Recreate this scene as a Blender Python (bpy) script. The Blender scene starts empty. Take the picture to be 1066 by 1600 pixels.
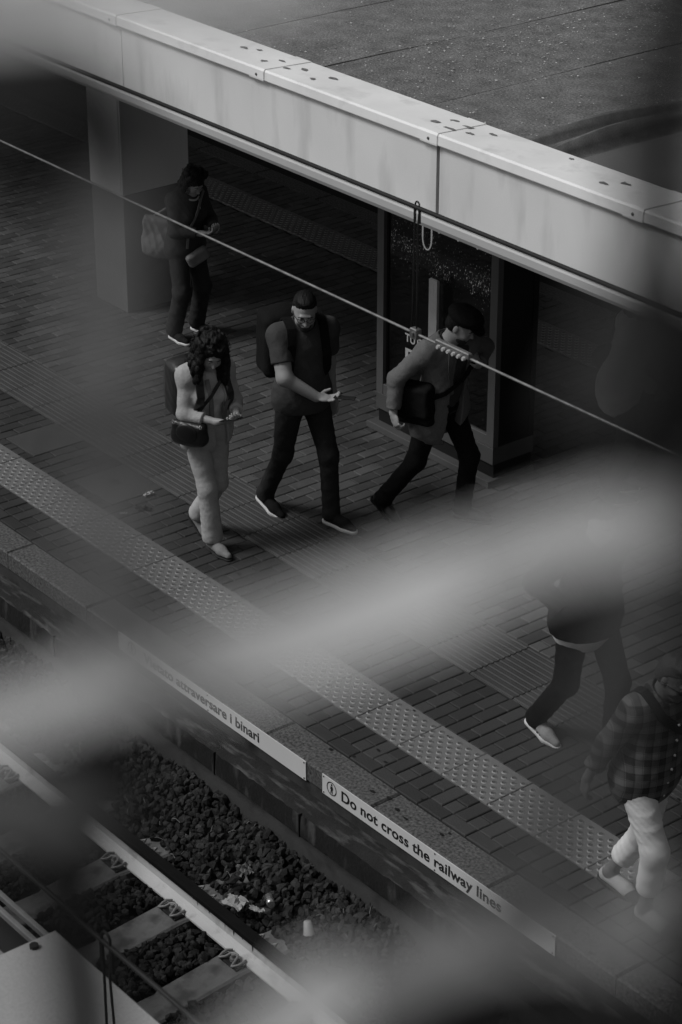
import bpy, math, random
import numpy as np
from mathutils import Vector, Matrix, Euler

random.seed(7); rng = np.random.default_rng(7)
SC = bpy.context.scene
COL = SC.collection

# ------------------------------------------------------------------ camera, sky, sun, exposure
H = 7.6                                   # eye height above the platform (footbridge)
PITCH, YAW = math.radians(26.80344), math.radians(141.46)
FPX = 3666.26
cam_d = bpy.data.cameras.new('camera'); cam = bpy.data.objects.new('camera', cam_d); COL.objects.link(cam)
fw = Vector((math.cos(YAW)*math.cos(PITCH), math.sin(YAW)*math.cos(PITCH), -math.sin(PITCH)))
rt = Vector((math.sin(YAW), -math.cos(YAW), 0)); up = rt.cross(fw)
cam.matrix_world = Matrix(((rt.x, up.x, -fw.x, 0), (rt.y, up.y, -fw.y, 0), (rt.z, up.z, -fw.z, H), (0, 0, 0, 1)))
cam_d.sensor_fit = 'VERTICAL'; cam_d.sensor_height = 36.0; cam_d.lens = FPX/1600*36
cam_d.clip_start = 0.02; cam_d.clip_end = 400
cam_d.dof.use_dof = True; cam_d.dof.focus_distance = 15.6
cam_d.dof.aperture_fstop = (cam_d.lens/1000)/0.0080
SC.camera = cam

W = bpy.data.worlds.new('World'); SC.world = W; W.use_nodes = True
nt = W.node_tree
bg = nt.nodes['Background']
sky = nt.nodes.new('ShaderNodeTexSky'); sky.sky_type = 'NISHITA'; sky.sun_disc = False
SUN_EL, SUN_AZ = math.radians(50), math.radians(243)      # direction towards the sun, azimuth from +X
sky.sun_elevation = SUN_EL; sky.sun_rotation = math.pi/2 - SUN_AZ
sky.air_density = 1.0; sky.dust_density = 3.0
bw = nt.nodes.new('ShaderNodeRGBToBW')
nt.links.new(sky.outputs[0], bw.inputs[0]); nt.links.new(bw.outputs[0], bg.inputs[0])
bg.inputs[1].default_value = 0.058
sd = bpy.data.lights.new('sun', 'SUN'); sun = bpy.data.objects.new('sun', sd); COL.objects.link(sun)
sd.energy = 1.25; sd.angle = math.radians(18); sd.color = (1, 1, 1)
sv = Vector((math.cos(SUN_EL)*math.cos(SUN_AZ), math.cos(SUN_EL)*math.sin(SUN_AZ), math.sin(SUN_EL)))
sun.rotation_euler = sv.to_track_quat('Z', 'Y').to_euler()
SC.view_settings.view_transform = 'Standard'; SC.view_settings.look = 'None'
SC.view_settings.exposure = 0.48; SC.view_settings.gamma = 1.0; SC.view_settings.use_curve_mapping = False
SC.cycles.use_denoising = True
SC.cycles.max_bounces = 6; SC.cycles.diffuse_bounces = 3

# ------------------------------------------------------------------ materials (black and white place: all greys)
MATS = {}
def mat(name, c, var=0.0, scale=8.0, rough=0.8, bump=0.0, bscale=60.0, metal=0.0, spec=0.3,
        grain=0.0, gscale=300.0, stain=None, island=0.0, stretch=None, objvar=0.0):
    """grey principled: c base grey; var broad mottling; grain fine specks; stain=(grey, scale, threshold, softness)"""
    if name in MATS: return MATS[name]
    m = bpy.data.materials.new(name); m.use_nodes = True; n = m.node_tree.nodes; l = m.node_tree.links
    p = n['Principled BSDF']; p.inputs['Roughness'].default_value = rough; p.inputs['Metallic'].default_value = metal
    p.inputs['Specular IOR Level'].default_value = spec
    tc = n.new('ShaderNodeTexCoord'); src = tc.outputs['Object']
    if stretch:
        mp = n.new('ShaderNodeMapping'); mp.inputs['Scale'].default_value = stretch
        l.new(src, mp.inputs[0]); ssrc = mp.outputs[0]
    else: ssrc = src
    def math_(op, a, b):
        q = n.new('ShaderNodeMath'); q.operation = op
        for i, v in enumerate((a, b)):
            if isinstance(v, (int, float)): q.inputs[i].default_value = v
            else: l.new(v, q.inputs[i])
        return q.outputs[0]
    def noise(sc, det=4, s=None):
        q = n.new('ShaderNodeTexNoise'); q.inputs['Scale'].default_value = sc; q.inputs['Detail'].default_value = det
        l.new(s or src, q.inputs['Vector']); return q.outputs['Fac']
    val = None
    def mul(f):
        nonlocal val
        val = f if val is None else math_('MULTIPLY', val, f)
    if var: mul(math_('ADD', math_('MULTIPLY', noise(scale), 2*var), 1-var))
    if grain: mul(math_('ADD', math_('MULTIPLY', noise(gscale, 2), 2*grain), 1-grain))
    if island:
        g = n.new('ShaderNodeNewGeometry'); mul(math_('ADD', math_('MULTIPLY', g.outputs['Random Per Island'], 2*island), 1-island))
    if objvar:
        g = n.new('ShaderNodeObjectInfo'); mul(math_('ADD', math_('MULTIPLY', g.outputs['Random'], 2*objvar), 1-objvar))
    base = c if val is None else math_('MULTIPLY', val, c)
    if stain:
        sc_, ss, th, sf = stain
        f = noise(ss, 6, ssrc)
        mr = n.new('ShaderNodeMapRange'); mr.inputs[1].default_value = th-sf; mr.inputs[2].default_value = th+sf
        l.new(f, mr.inputs[0])
        mx = n.new('ShaderNodeMix'); mx.data_type = 'FLOAT'; l.new(mr.outputs[0], mx.inputs[0])
        if isinstance(base, (int, float)): mx.inputs[2].default_value = base
        else: l.new(base, mx.inputs[2])
        mx.inputs[3].default_value = sc_; base = mx.outputs[0]
    if isinstance(base, (int, float)): p.inputs['Base Color'].default_value = (base, base, base, 1)
    else:
        cc = n.new('ShaderNodeCombineColor')
        for i in range(3): l.new(base, cc.inputs[i])
        l.new(cc.outputs[0], p.inputs['Base Color'])
    if bump:
        b = n.new('ShaderNodeBump'); b.inputs['Strength'].default_value = bump; b.inputs['Distance'].default_value = 0.01
        l.new(noise(bscale, 5), b.inputs['Height']); l.new(b.outputs[0], p.inputs['Normal'])
    MATS[name] = m
    return m

def mat_plaid():
    m = bpy.data.materials.new('plaid_cloth'); m.use_nodes = True; n = m.node_tree.nodes; l = m.node_tree.links
    p = n['Principled BSDF']; p.inputs['Roughness'].default_value = 0.9
    tc = n.new('ShaderNodeTexCoord'); sp = n.new('ShaderNodeSeparateXYZ'); l.new(tc.outputs['Object'], sp.inputs[0])
    def M(op, a, b=0.0):
        q = n.new('ShaderNodeMath'); q.operation = op
        for i, v in enumerate((a, b)):
            if isinstance(v, (int, float)): q.inputs[i].default_value = v
            else: l.new(v, q.inputs[i])
        return q.outputs[0]
    def band(s, per, duty, off=0.0):
        return M('LESS_THAN', M('FRACT', M('ADD', M('DIVIDE', s, per), off+10)), duty)
    h = M('ADD', sp.outputs[1], M('MULTIPLY', sp.outputs[0], 0.45)); v = sp.outputs[2]
    dark = M('ADD', band(h, .085, .5), band(v, .085, .5))
    thin = M('ADD', band(h, .0425, .10, .2), band(v, .0425, .10, .2))
    val = M('ADD', 0.012, M('MULTIPLY', M('SUBTRACT', 2.0, dark), 0.055))
    val = M('MULTIPLY', val, M('SUBTRACT', 1.0, M('MULTIPLY', thin, 0.42)))
    cc = n.new('ShaderNodeCombineColor')
    for i in range(3): l.new(val, cc.inputs[i])
    l.new(cc.outputs[0], p.inputs['Base Color'])
    return m

def mat_glass():
    m = bpy.data.materials.new('window_glass'); m.use_nodes = True; n = m.node_tree.nodes; l = m.node_tree.links
    out = n['Material Output']; n.remove(n['Principled BSDF'])
    tr = n.new('ShaderNodeBsdfTransparent'); tr.inputs[0].default_value = (.75, .75, .75, 1)
    gl = n.new('ShaderNodeBsdfGlossy'); gl.inputs['Roughness'].default_value = 0.02
    fr = n.new('ShaderNodeFresnel'); fr.inputs[0].default_value = 1.35
    mx = n.new('ShaderNodeMixShader'); ge = n.new('ShaderNodeNewGeometry'); sb = n.new('ShaderNodeMath'); sb.operation = 'SUBTRACT'; sb.inputs[0].default_value = 1; l.new(ge.outputs['Backfacing'], sb.inputs[1]); ml = n.new('ShaderNodeMath'); ml.operation = 'MULTIPLY'; l.new(fr.outputs[0], ml.inputs[0]); l.new(sb.outputs[0], ml.inputs[1]); l.new(ml.outputs[0], mx.inputs[0]); l.new(tr.outputs[0], mx.inputs[1]); l.new(gl.outputs[0], mx.inputs[2])
    l.new(mx.outputs[0], out.inputs[0]); return m

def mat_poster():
    """dark printed poster with sky reflections in the glass painted as glowing pale specks"""
    m = bpy.data.materials.new('poster_painted_glints'); m.use_nodes = True; n = m.node_tree.nodes; l = m.node_tree.links
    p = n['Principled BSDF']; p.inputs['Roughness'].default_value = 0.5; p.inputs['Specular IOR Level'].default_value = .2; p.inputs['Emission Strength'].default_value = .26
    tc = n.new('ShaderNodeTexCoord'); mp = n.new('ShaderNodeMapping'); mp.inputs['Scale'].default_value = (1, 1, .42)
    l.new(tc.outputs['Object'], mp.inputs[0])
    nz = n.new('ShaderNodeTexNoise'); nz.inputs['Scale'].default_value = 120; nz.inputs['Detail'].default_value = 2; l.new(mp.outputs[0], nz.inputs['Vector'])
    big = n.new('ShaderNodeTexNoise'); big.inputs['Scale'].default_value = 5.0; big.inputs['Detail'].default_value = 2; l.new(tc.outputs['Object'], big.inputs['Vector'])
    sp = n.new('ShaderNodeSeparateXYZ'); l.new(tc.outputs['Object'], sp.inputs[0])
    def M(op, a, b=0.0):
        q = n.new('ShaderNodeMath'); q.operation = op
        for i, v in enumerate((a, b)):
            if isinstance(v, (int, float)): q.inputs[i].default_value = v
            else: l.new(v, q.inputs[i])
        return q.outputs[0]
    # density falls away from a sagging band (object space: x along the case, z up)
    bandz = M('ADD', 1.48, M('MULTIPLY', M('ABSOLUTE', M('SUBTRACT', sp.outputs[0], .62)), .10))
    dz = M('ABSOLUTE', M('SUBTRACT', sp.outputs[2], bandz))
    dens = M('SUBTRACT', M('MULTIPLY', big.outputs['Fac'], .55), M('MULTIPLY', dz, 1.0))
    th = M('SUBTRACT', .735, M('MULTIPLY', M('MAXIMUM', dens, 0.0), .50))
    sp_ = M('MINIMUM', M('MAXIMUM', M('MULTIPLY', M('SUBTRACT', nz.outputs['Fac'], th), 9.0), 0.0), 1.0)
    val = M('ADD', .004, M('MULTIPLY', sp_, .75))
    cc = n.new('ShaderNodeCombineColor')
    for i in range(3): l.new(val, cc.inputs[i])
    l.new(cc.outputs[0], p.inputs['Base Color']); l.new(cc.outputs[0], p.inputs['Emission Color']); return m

PAVER = mat('paver_stone', .070, var=.35, scale=3, rough=.75, bump=.35, bscale=90, grain=.35, gscale=220, objvar=.33, island=.33, spec=.35, stain=(.026, 1.7, .63, .12))
PAVED = mat('edge_paver_stone', .040, var=.35, scale=3, rough=.75, bump=.35, bscale=90, grain=.35, gscale=120, objvar=.28, island=.28, spec=.3)
BED = mat('joint_sand', .014, var=.4, scale=20, rough=.95)
TACT = mat('tactile_stone', .135, var=.25, scale=4, rough=.8, bump=.2, grain=.3, gscale=260, objvar=.12)
TACTR = mat('tactile_stud_lit_rim', .25, var=.2, scale=20, rough=.7); TACTT = mat('tactile_stud_dirt_shade', .075, var=.4, scale=40, rough=.8)  # paler rims paint sidelight on the slopes; dark tops, dirt plus dish shade
RIBM = mat('ribbed_stone', .058, var=.35, scale=5, rough=.7, bump=.3, grain=.3, gscale=240, objvar=.15)
SLAB = mat('plain_slab_stone', .055, var=.3, scale=6, rough=.85, bump=.2, grain=.3)
GRAN = mat('granite', .082, var=.3, scale=5, rough=.8, bump=.3, bscale=200, grain=1.6, gscale=55, objvar=.08)
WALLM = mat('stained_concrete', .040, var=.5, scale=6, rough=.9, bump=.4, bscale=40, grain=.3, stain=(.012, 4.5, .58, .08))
LEDGE = mat('crusted_concrete', .017, var=.5, scale=9, rough=.95, bump=.8, bscale=50, grain=.5, stain=(.065, 9, .60, .07), stretch=(.5, 2.6, 2.6)); LFACE = mat('ledge_face_concrete', .010, var=.6, scale=9, rough=.9, bump=.6, bscale=40, grain=.4, stain=(.06, 5, .60, .07), stretch=(1.6, 1, .5))  # ledge face darker than its top, with paler drips
FOOT = mat('footing_concrete', .034, var=.35, scale=5, rough=.9, bump=.3, grain=.2, stain=(.014, 5, .6, .1))
STONE = mat('ballast_stone', .0165, var=.5, scale=18, rough=.85, bump=.4, bscale=60, island=.95, objvar=.6)
BALL = mat('ballast_bed', .010, var=.5, scale=30, rough=.95, bump=1, bscale=60)
SLEEP = mat('sleeper_concrete', .15, var=.35, scale=7, rough=.9, bump=.35, grain=.3, stain=(.07, 9, .6, .1), objvar=.12)
RAILW = mat('white_rail_paint', .54, var=.15, scale=6, rough=.6, grain=.12, stain=(.20, 6, .66, .12), stretch=(1.2, 1, 1.2))
RAILH = mat('rail_head_steel', .007, var=.4, scale=14, rough=.85, grain=.3, spec=.12)
STEEL = mat('clip_steel', .24, var=.4, scale=40, rough=.5, metal=.2)
DKST = mat('dark_rusted_steel', .018, var=.4, scale=40, rough=.7)
PLATE = mat('sign_plate', .60, var=.08, scale=3, rough=.5, grain=.05)
INK = mat('black_ink', .012, rough=.6)
FASC = mat('fascia_paint', .66, var=.14, scale=1.6, rough=.65, grain=.06, gscale=120, stain=(.50, 2.0, .62, .10), stretch=(2.2, 1, .5))
COPE = mat('coping_metal', .78, var=.16, scale=3, rough=.6, grain=.05, stain=(.6, 5, .66, .1))
LIP = mat('lip_metal', .40, var=.1, scale=3, rough=.6)
SMUDGE = mat('dried_mud_mark', .16, var=.4, scale=60, rough=.9)
ROOFM = mat('bitumen_felt', .15, var=.6, scale=6, rough=.9, bump=.9, bscale=70, grain=.95, gscale=60, stain=(.30, 30, .70, .03), objvar=.10)
ROOFP = mat('felt_patch', .15, var=.2, scale=3, rough=.9, grain=.4, gscale=160)
SOFF = mat('soffit_dark', .03, var=.2, rough=.9)
COLM = mat('column_paint', .90, var=.06, scale=2, rough=.7, grain=.1, gscale=150)
COLD = mat('column_base_paint', .15, var=.35, scale=5, rough=.8, grain=.15)
KFR = mat('case_frame_metal', .10, var=.12, scale=4, rough=.5)
KDK = mat('case_dark_metal', .010, rough=.5)
KPL = mat('case_plinth', .075, var=.2, scale=5, rough=.7, grain=.2)
WHITEP = mat('white_print', .55, rough=.6); GLOWP = mat('added_glow_print', .55, rough=.6); GLOWP.node_tree.nodes['Principled BSDF'].inputs['Emission Color'].default_value = (1, 1, 1, 1); GLOWP.node_tree.nodes['Principled BSDF'].inputs['Emission Strength'].default_value = .20  # case letters, loop and dots get added glow to lift them from canopy shade
PALEP = mat('pale_handle', .6, var=.25, scale=14, rough=.35, metal=.2)
CABD = mat('dark_cable', .011, var=.3, scale=60, rough=.55)
CABL = mat('bright_wire', .24, var=.8, scale=26, rough=.35, metal=.5)
CLAMP = mat('clamp_steel', .18, var=.35, scale=60, rough=.4, metal=.6)
TRAIN = mat('train_roof_paint', .022, var=.3, scale=2, rough=.6, grain=.15)
TRIB = mat('train_gutter_metal', .16, var=.4, scale=12, rough=.5)
TBOX = mat('equipment_box_paint', .30, var=.1, scale=3, rough=.7, grain=.2, gscale=90, stain=(.16, 40, .72, .02))
GROUND = mat('ground_soil', .02, var=.4, scale=.8, rough=.95)
NETL = mat('mesh_lit_tone', .85, var=.08, scale=60, rough=.6)  # mesh greys below paint lit, shaded and hazy stretches of one metal
NETD = mat('mesh_shaded_tone', .014, var=.3, scale=60, rough=.7)
NETP = mat('mesh_dim_lit_tone', .60, var=.1, scale=60, rough=.7)
NETV = mat('mesh_pale_veil_tone', .30, var=.3, scale=60, rough=.7)
NETG = mat('mesh_grey_veil_tone', .12, var=.2, scale=60, rough=.7)
NETM = mat('mesh_dark_veil_tone', .072, var=.3, scale=60, rough=.7)
SKIN = mat('skin', .30, var=.12, scale=14, rough=.55, spec=.4)
SKIND = mat('tanned_skin', .13, var=.15, scale=14, rough=.55, spec=.4)
HAIR = mat('dark_hair', .007, var=.5, scale=60, rough=.6, bump=.5, bscale=90, spec=.2)
HAIRG = mat('grey_hair', .06, var=.5, scale=70, rough=.6, bump=.5, bscale=90)
def cloth(name, c, var=.28, grain=.25, gscale=160): return mat(name, c, var=var, scale=12, rough=.9, grain=grain, gscale=gscale, bump=.55, bscale=30, spec=.15)
EYE = mat('eye_white', .5, rough=.3); PUP = mat('eye_dark', .01, rough=.3)
RUBB = mat('white_rubber', .62, var=.08, rough=.6)
LEATH = mat('black_leather', .012, var=.3, scale=20, rough=.32, spec=.5, bump=.15)
PHONE = mat('phone_body', .01, rough=.15, spec=.6)

# ------------------------------------------------------------------ mesh helpers
def add_mesh(name, v, f, m, parent=None, smooth=False):
    me = bpy.data.meshes.new(name); me.from_pydata([tuple(map(float, p)) for p in v], [], [tuple(map(int, q)) for q in f]); me.update()
    me.materials.append(m)
    if smooth: me.polygons.foreach_set('use_smooth', np.ones(len(me.polygons), bool))
    o = bpy.data.objects.new(name, me); COL.objects.link(o)
    if parent: o.parent = parent
    return o

class MB:
    def __init__(s): s.v = []; s.f = []
    def addv(s, v, f, M=None):
        b = len(s.v)
        for p in v: s.v.append(tuple(M @ Vector(p)) if M is not None else tuple(p))
        s.f += [tuple(b+i for i in q) for q in f]; return s
    def box(s, x0, y0, z0, x1, y1, z1, bev=0.0, M=None):
        if bev <= 0:
            v = [(x0,y0,z0),(x1,y0,z0),(x1,y1,z0),(x0,y1,z0),(x0,y0,z1),(x1,y0,z1),(x1,y1,z1),(x0,y1,z1)]
            f = [(0,3,2,1),(4,5,6,7),(0,1,5,4),(1,2,6,5),(2,3,7,6),(3,0,4,7)]
        else:
            b = min(bev, (x1-x0)/2.01, (y1-y0)/2.01, (z1-z0)/2.01); v = []; f = []
            L = [(z0,b),(z0+b,0),(z1-b,0),(z1,b)]
            for z, i in L:
                v += [(x0+i+ (b-i if 0 else 0), y0+i, z), (x1-i, y0+i, z), (x1-i, y1-i, z), (x0+i, y1-i, z)]
            f = [(3,2,1,0), (12,13,14,15)]
            for k in range(3):
                for j in range(4):
                    a = k*4+j; c = k*4+(j+1) % 4; f.append((a, c, c+4, a+4))
        return s.addv(v, f, M)
    def tube(s, pts, r, n=8, caps=True, M=None):
        pts = [Vector(p) for p in pts]; N = len(pts); rr = r if isinstance(r, (list, tuple)) else [r]*N
        v = []; f = []; prev = None
        for i, p in enumerate(pts):
            t = (pts[min(i+1, N-1)] - pts[max(i-1, 0)]).normalized()
            if prev is None:
                a = Vector((0,0,1)) if abs(t.z) < .9 else Vector((1,0,0)); u = t.cross(a).normalized()
            else: u = (prev - t*prev.dot(t)).normalized()
            prev = u; w = t.cross(u)
            for k in range(n):
                an = 2*math.pi*k/n; v.append(tuple(p + (u*math.cos(an)+w*math.sin(an))*rr[i]))
        for i in range(N-1):
            for k in range(n):
                f.append((i*n+k, i*n+(k+1) % n, (i+1)*n+(k+1) % n, (i+1)*n+k))
        if caps: f.append(tuple(range(n-1, -1, -1))); f.append(tuple((N-1)*n+k for k in range(n)))
        return s.addv(v, f, M)
    def ribbon(s, pts, nrm, w, t):
        """flat strap: width w across, thickness t along normals"""
        N = len(pts); v = []; f = []
        P = [Vector(p) for p in pts]; Q = [Vector(q).normalized() for q in nrm]
        for i in range(N):
            tg = (P[min(i+1, N-1)] - P[max(i-1, 0)]).normalized(); sd_ = tg.cross(Q[i]).normalized(); nn = sd_.cross(tg)
            for a, b in ((-1,-1),(1,-1),(1,1),(-1,1)): v.append(tuple(P[i] + sd_*a*w/2 + nn*b*t/2))
        for i in range(N-1):
            for k in range(4): f.append((i*4+k, i*4+(k+1) % 4, (i+1)*4+(k+1) % 4, (i+1)*4+k))
        f.append((3,2,1,0)); f.append(tuple((N-1)*4+k for k in range(4)))
        return s.addv(v, f)
    def disc(s, c, r, h, n=12, r2=None, M=None):
        r2 = r if r2 is None else r2; v = []; f = []
        for zz, q in ((0, r), (h, r2)):
            for k in range(n): a = 2*math.pi*k/n; v.append((c[0]+q*math.cos(a), c[1]+q*math.sin(a), c[2]+zz))
        for k in range(n): f.append((k, (k+1) % n, n+(k+1) % n, n+k))
        f.append(tuple(range(n-1, -1, -1))); f.append(tuple(range(n, 2*n)))
        return s.addv(v, f, M)
    def build(s, name, m, parent=None, smooth=False): return add_mesh(name, s.v, s.f, m, parent, smooth)

def tag(o, label=None, cat=None, group=None, kind=None):
    if label: o['label'] = label
    if cat: o['category'] = cat
    if group: o['group'] = group
    if kind: o['kind'] = kind
    return o
def empty(name, loc=(0,0,0), rz=0.0):
    o = bpy.data.objects.new(name, None); o.empty_display_size = .1; COL.objects.link(o); o.location = loc; o.rotation_euler.z = rz; return o
def link(name, me, loc, parent=None, rot=(0,0,0), scale=(1,1,1)):
    o = bpy.data.objects.new(name, me); COL.objects.link(o); o.location = loc; o.rotation_euler = rot; o.scale = scale
    if parent: o.parent = parent
    return o
def copy_tree(o, parent=None):
    c = o.copy(); COL.objects.link(c); c.parent = parent
    for ch in list(o.children): copy_tree(ch, c)
    return c
def text_mesh(name, body, size, m, parent, M, bold=0.012, width=None):
    cu = bpy.data.curves.new(name, 'FONT'); cu.body = body; cu.size = size; cu.offset = bold*size; cu.extrude = 0.0007; cu.space_character = 1.03
    t = bpy.data.objects.new(name, cu); COL.objects.link(t)
    dg = bpy.context.evaluated_depsgraph_get(); me = bpy.data.meshes.new_from_object(t.evaluated_get(dg)); bpy.data.objects.remove(t)
    xs = [v.co.x for v in me.vertices]; x0, x1 = min(xs), max(xs); k = width/(x1-x0) if width else 1
    me.transform(M @ Matrix.Diagonal((k, 1, 1, 1)) @ Matrix.Translation((-x0, 0, 0)))
    me.materials.clear(); me.materials.append(m); me.name = name
    co = np.array([tuple(v.co) for v in me.vertices]); fs = [tuple(p.vertices) for p in me.polygons]
    Mi = np.array(M.inverted()); lx = co@Mi[0, :3]+Mi[0, 3]; iv = sorted((min(lx[list(f)]), max(lx[list(f)])) for f in fs); words = []
    gap = size*.20*k
    for a, b in iv:
        if words and a < words[-1][1]+gap: words[-1][1] = max(words[-1][1], b)
        else: words.append([a, b])
    bpy.data.meshes.remove(me); o = None
    for a, b in words:
        ff = [f for f in fs if a-1e-6 <= lx[f[0]] <= b+1e-6]; ids = sorted(set(q for f in ff for q in f)); mp = {q: n for n, q in enumerate(ids)}
        o = add_mesh(name, co[ids], [tuple(mp[q] for q in f) for f in ff], m, parent)
    return o
_cp = Vector((0, 0, H))
def seen(x, y, z, mg=0):
    v = Vector((x, y, z)) - _cp; d = v.dot(fw)
    if d < .1: return None
    px, py = 533+FPX*v.dot(rt)/d, 800-FPX*v.dot(up)/d
    return d if (-mg <= px <= 1066+mg and -mg <= py <= 1600+mg) else None

# ------------------------------------------------------------------ ground and track bed
EDGE, COPEY, TY0, TY1, RY0, RY1 = 7.17, 7.395, 7.70, 8.062, 8.60, 9.13
X0, X1 = -30.0, -3.5                       # stretch of platform that is built
FAR = 13.62                                # far platform edge
tag(MB().box(-90, -60, -1.3, 60, 90, -1.0).build('ground', GROUND), kind='structure')
bed = tag(MB().box(-32, -2.5, -1.0, -1.0, 7.0, -.80).build('track_bed', BALL), kind='structure')
tag(MB().box(-34, FAR+.02, -1.0, -2, 18.5, -.80).build('far_track_bed', BALL), kind='structure')

def stone_mesh(i):
    r = np.random.default_rng(100+i); t = (1+5**.5)/2
    v = np.array([(-1,t,0),(1,t,0),(-1,-t,0),(1,-t,0),(0,-1,t),(0,1,t),(0,-1,-t),(0,1,-t),(t,0,-1),(t,0,1),(-t,0,-1),(-t,0,1)], float)
    v /= np.linalg.norm(v[0]); f = [(0,11,5),(0,5,1),(0,1,7),(0,7,10),(0,10,11),(1,5,9),(5,11,4),(11,10,2),(10,7,6),(7,1,8),(3,9,4),(3,4,2),(3,2,6),(3,6,8),(3,8,9),(4,9,5),(2,4,11),(6,2,10),(8,6,7),(9,8,1)]
    v *= r.uniform(.62, 1.22, (12, 1)); v *= np.array([r.uniform(.9, 1.35), r.uniform(.7, 1.0), r.uniform(.55, .9)])
    return v, f
STV = [stone_mesh(i) for i in range(14)]
RAILY = (6.345, 4.837); SLX = [-9.427 + .6155*k for k in range(-5, 4)]
def bed_h(x, y):
    d = .0
    if y > 6.50: d = min(1, (y-6.50)/.45)**1.2*.235
    if y < 4.2: d = -.02
    return -.765 + d + .012*math.sin(3.1*x+2*y) + .01*math.sin(7*x-4*y)
stones = []
def try_stone(x, y, s, z=None):
    for ry in RAILY:
        if abs(y-ry) < .085: return
    if 4.30 < y < 6.88:
        for sx in SLX:
            if abs(x-sx) < .135:
                if y < 6.56: return
                if z is None: z = -.712
    stones.append((x, y, bed_h(x, y) if z is None else max(z, bed_h(x, y)), s))
for i in range(42000):
    x = random.uniform(-14, -5.5); y = random.uniform(3.4, 7.02)
    if seen(x, y, -.72, 60) is None: continue
    try_stone(x, y, random.uniform(.017, .034)*(1.3 if random.random() < .15 else 1))
for i in range(2600):                      # coarse scatter beyond the picture
    x = random.uniform(-20, -3); y = random.uniform(1.5, 7.0)
    if seen(x, y, -.72, 60) is not None: continue
    try_stone(x, y, random.uniform(.03, .045))
def stone_xf(s):
    x, y, z, r = s
    R = Euler((random.uniform(0, 6.28), random.uniform(0, 6.28), random.uniform(0, 6.28))).to_matrix()
    return R, Vector((x, y, z + r*random.uniform(.1, .9)))
vis = [s for s in stones if seen(s[0], s[1], s[2]) is not None]
vis.sort(key=lambda s: -s[3]/seen(s[0], s[1], s[2])); top = set(map(id, vis[:290]))
stone_me = []
for k, (v, f) in enumerate(STV):
    me = bpy.data.meshes.new('stone'); me.from_pydata([tuple(p) for p in v], [], f); me.materials.append(STONE); stone_me.append(me)
VV = []; FF = []; nb = 0
for s in stones:
    R, t = stone_xf(s); k = random.randrange(14)
    if id(s) in top: link('stone', stone_me[k], t, bed, R.to_euler(), (s[3],)*3)
    else:
        v, f = STV[k]; w = (v*s[3]) @ np.array(R).T + np.array(t); VV.append(w); FF.append(np.array(f)+nb); nb += 12
tag(add_mesh('ballast', np.vstack(VV), np.vstack(FF), STONE, bed), kind='stuff')

# ------------------------------------------------------------------ platform
plat = tag(MB().box(X0, COPEY, -1.0, X1, FAR-.22, -.014).build('platform', BED), kind='structure')
PB = []                                    # (x, y, lx, ly)
def rows_y(y0, y1, x0=X0, x1=X1, skip=None):   # long side across the platform, half bond
    px, ly = .105, .21; i = 0; x = x0
    while x < x1:
        y = y0 - (ly/2 if i % 2 else 0)
        while y < y1-.02:
            a, b = max(y, y0), min(y+ly, y1)
            if b-a > .04 and not (skip and skip(x+px/2, (a+b)/2)): PB.append((x, a, px, b-a))
            y += ly
        x += px; i += 1
x = X0
while x < X1:                              # band between coping and tactile strip
    PB.append((x, COPEY, .21, .100)); x += .21
rows_y(COPEY+.100, TY0)
xr = X0 + .105*round((-14.32-X0)/.105); SLX2 = [(xr, xr+.42), (X0+.105*round((-13.45-X0)/.105), X0+.105*round((-12.90-X0)/.105))]
rows_y(TY1, RY0, X0, SLX2[0][0]-.01); rows_y(TY1, 8.142, SLX2[0][0], SLX2[0][1]-.01); rows_y(TY1, RY0, SLX2[0][1], SLX2[1][0]-.01); rows_y(TY1, 8.142, SLX2[1][0], SLX2[1][1]-.01); rows_y(TY1, RY0, SLX2[1][1], X1)
rows_y(RY1, 12.63)
rows_y(12.99, FAR-.225)
J = .0065
def paver_box(lx, ly): return MB().box(J/2, J/2, -.03, lx-J/2, ly-J/2, 0, .005)
cand = []
for i, (x, y, lx, ly) in enumerate(PB):
    d = seen(x+lx/2, y+ly/2, 0)
    if d is not None: cand.append((d, i))
cand.sort(); near = set(i for d, i in cand[:296])
pm = {}
rest = MB(); rest2 = MB(); pv = []; pf = []; nb = 0
for i, (x, y, lx, ly) in enumerate(PB):
    dz = random.gauss(0, .0012) - .001; tx, ty = random.gauss(0, .006), random.gauss(0, .006)
    if i in near:
        key = (round(lx, 3), round(ly, 3), y < RY1-.05)
        if key not in pm:
            mb = paver_box(lx, ly); me = bpy.data.meshes.new('paver'); me.from_pydata(mb.v, [], mb.f); me.materials.append(PAVED if key[2] else PAVER); pm[key] = me
        link('paver', pm[key], (x, y, dz), plat, (tx, ty, 0))
    else:
        if seen(x, y, 0, 250) is None and (i % 1 == 0):
            mb = MB().box(J/2, J/2, -.03, lx-J/2, ly-J/2, 0)
        else: mb = paver_box(lx, ly)
        a = np.array(mb.v); a[:, 2] += dz + tx*a[:, 1] - ty*a[:, 0]; a[:, 0] += x; a[:, 1] += y
        (rest2 if y < RY1-.05 else rest).addv(a, mb.f)
tag(rest.build('paver_field', PAVER, plat), kind='stuff'); tag(rest2.build('paver_field', PAVED, plat), kind='stuff')
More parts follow.
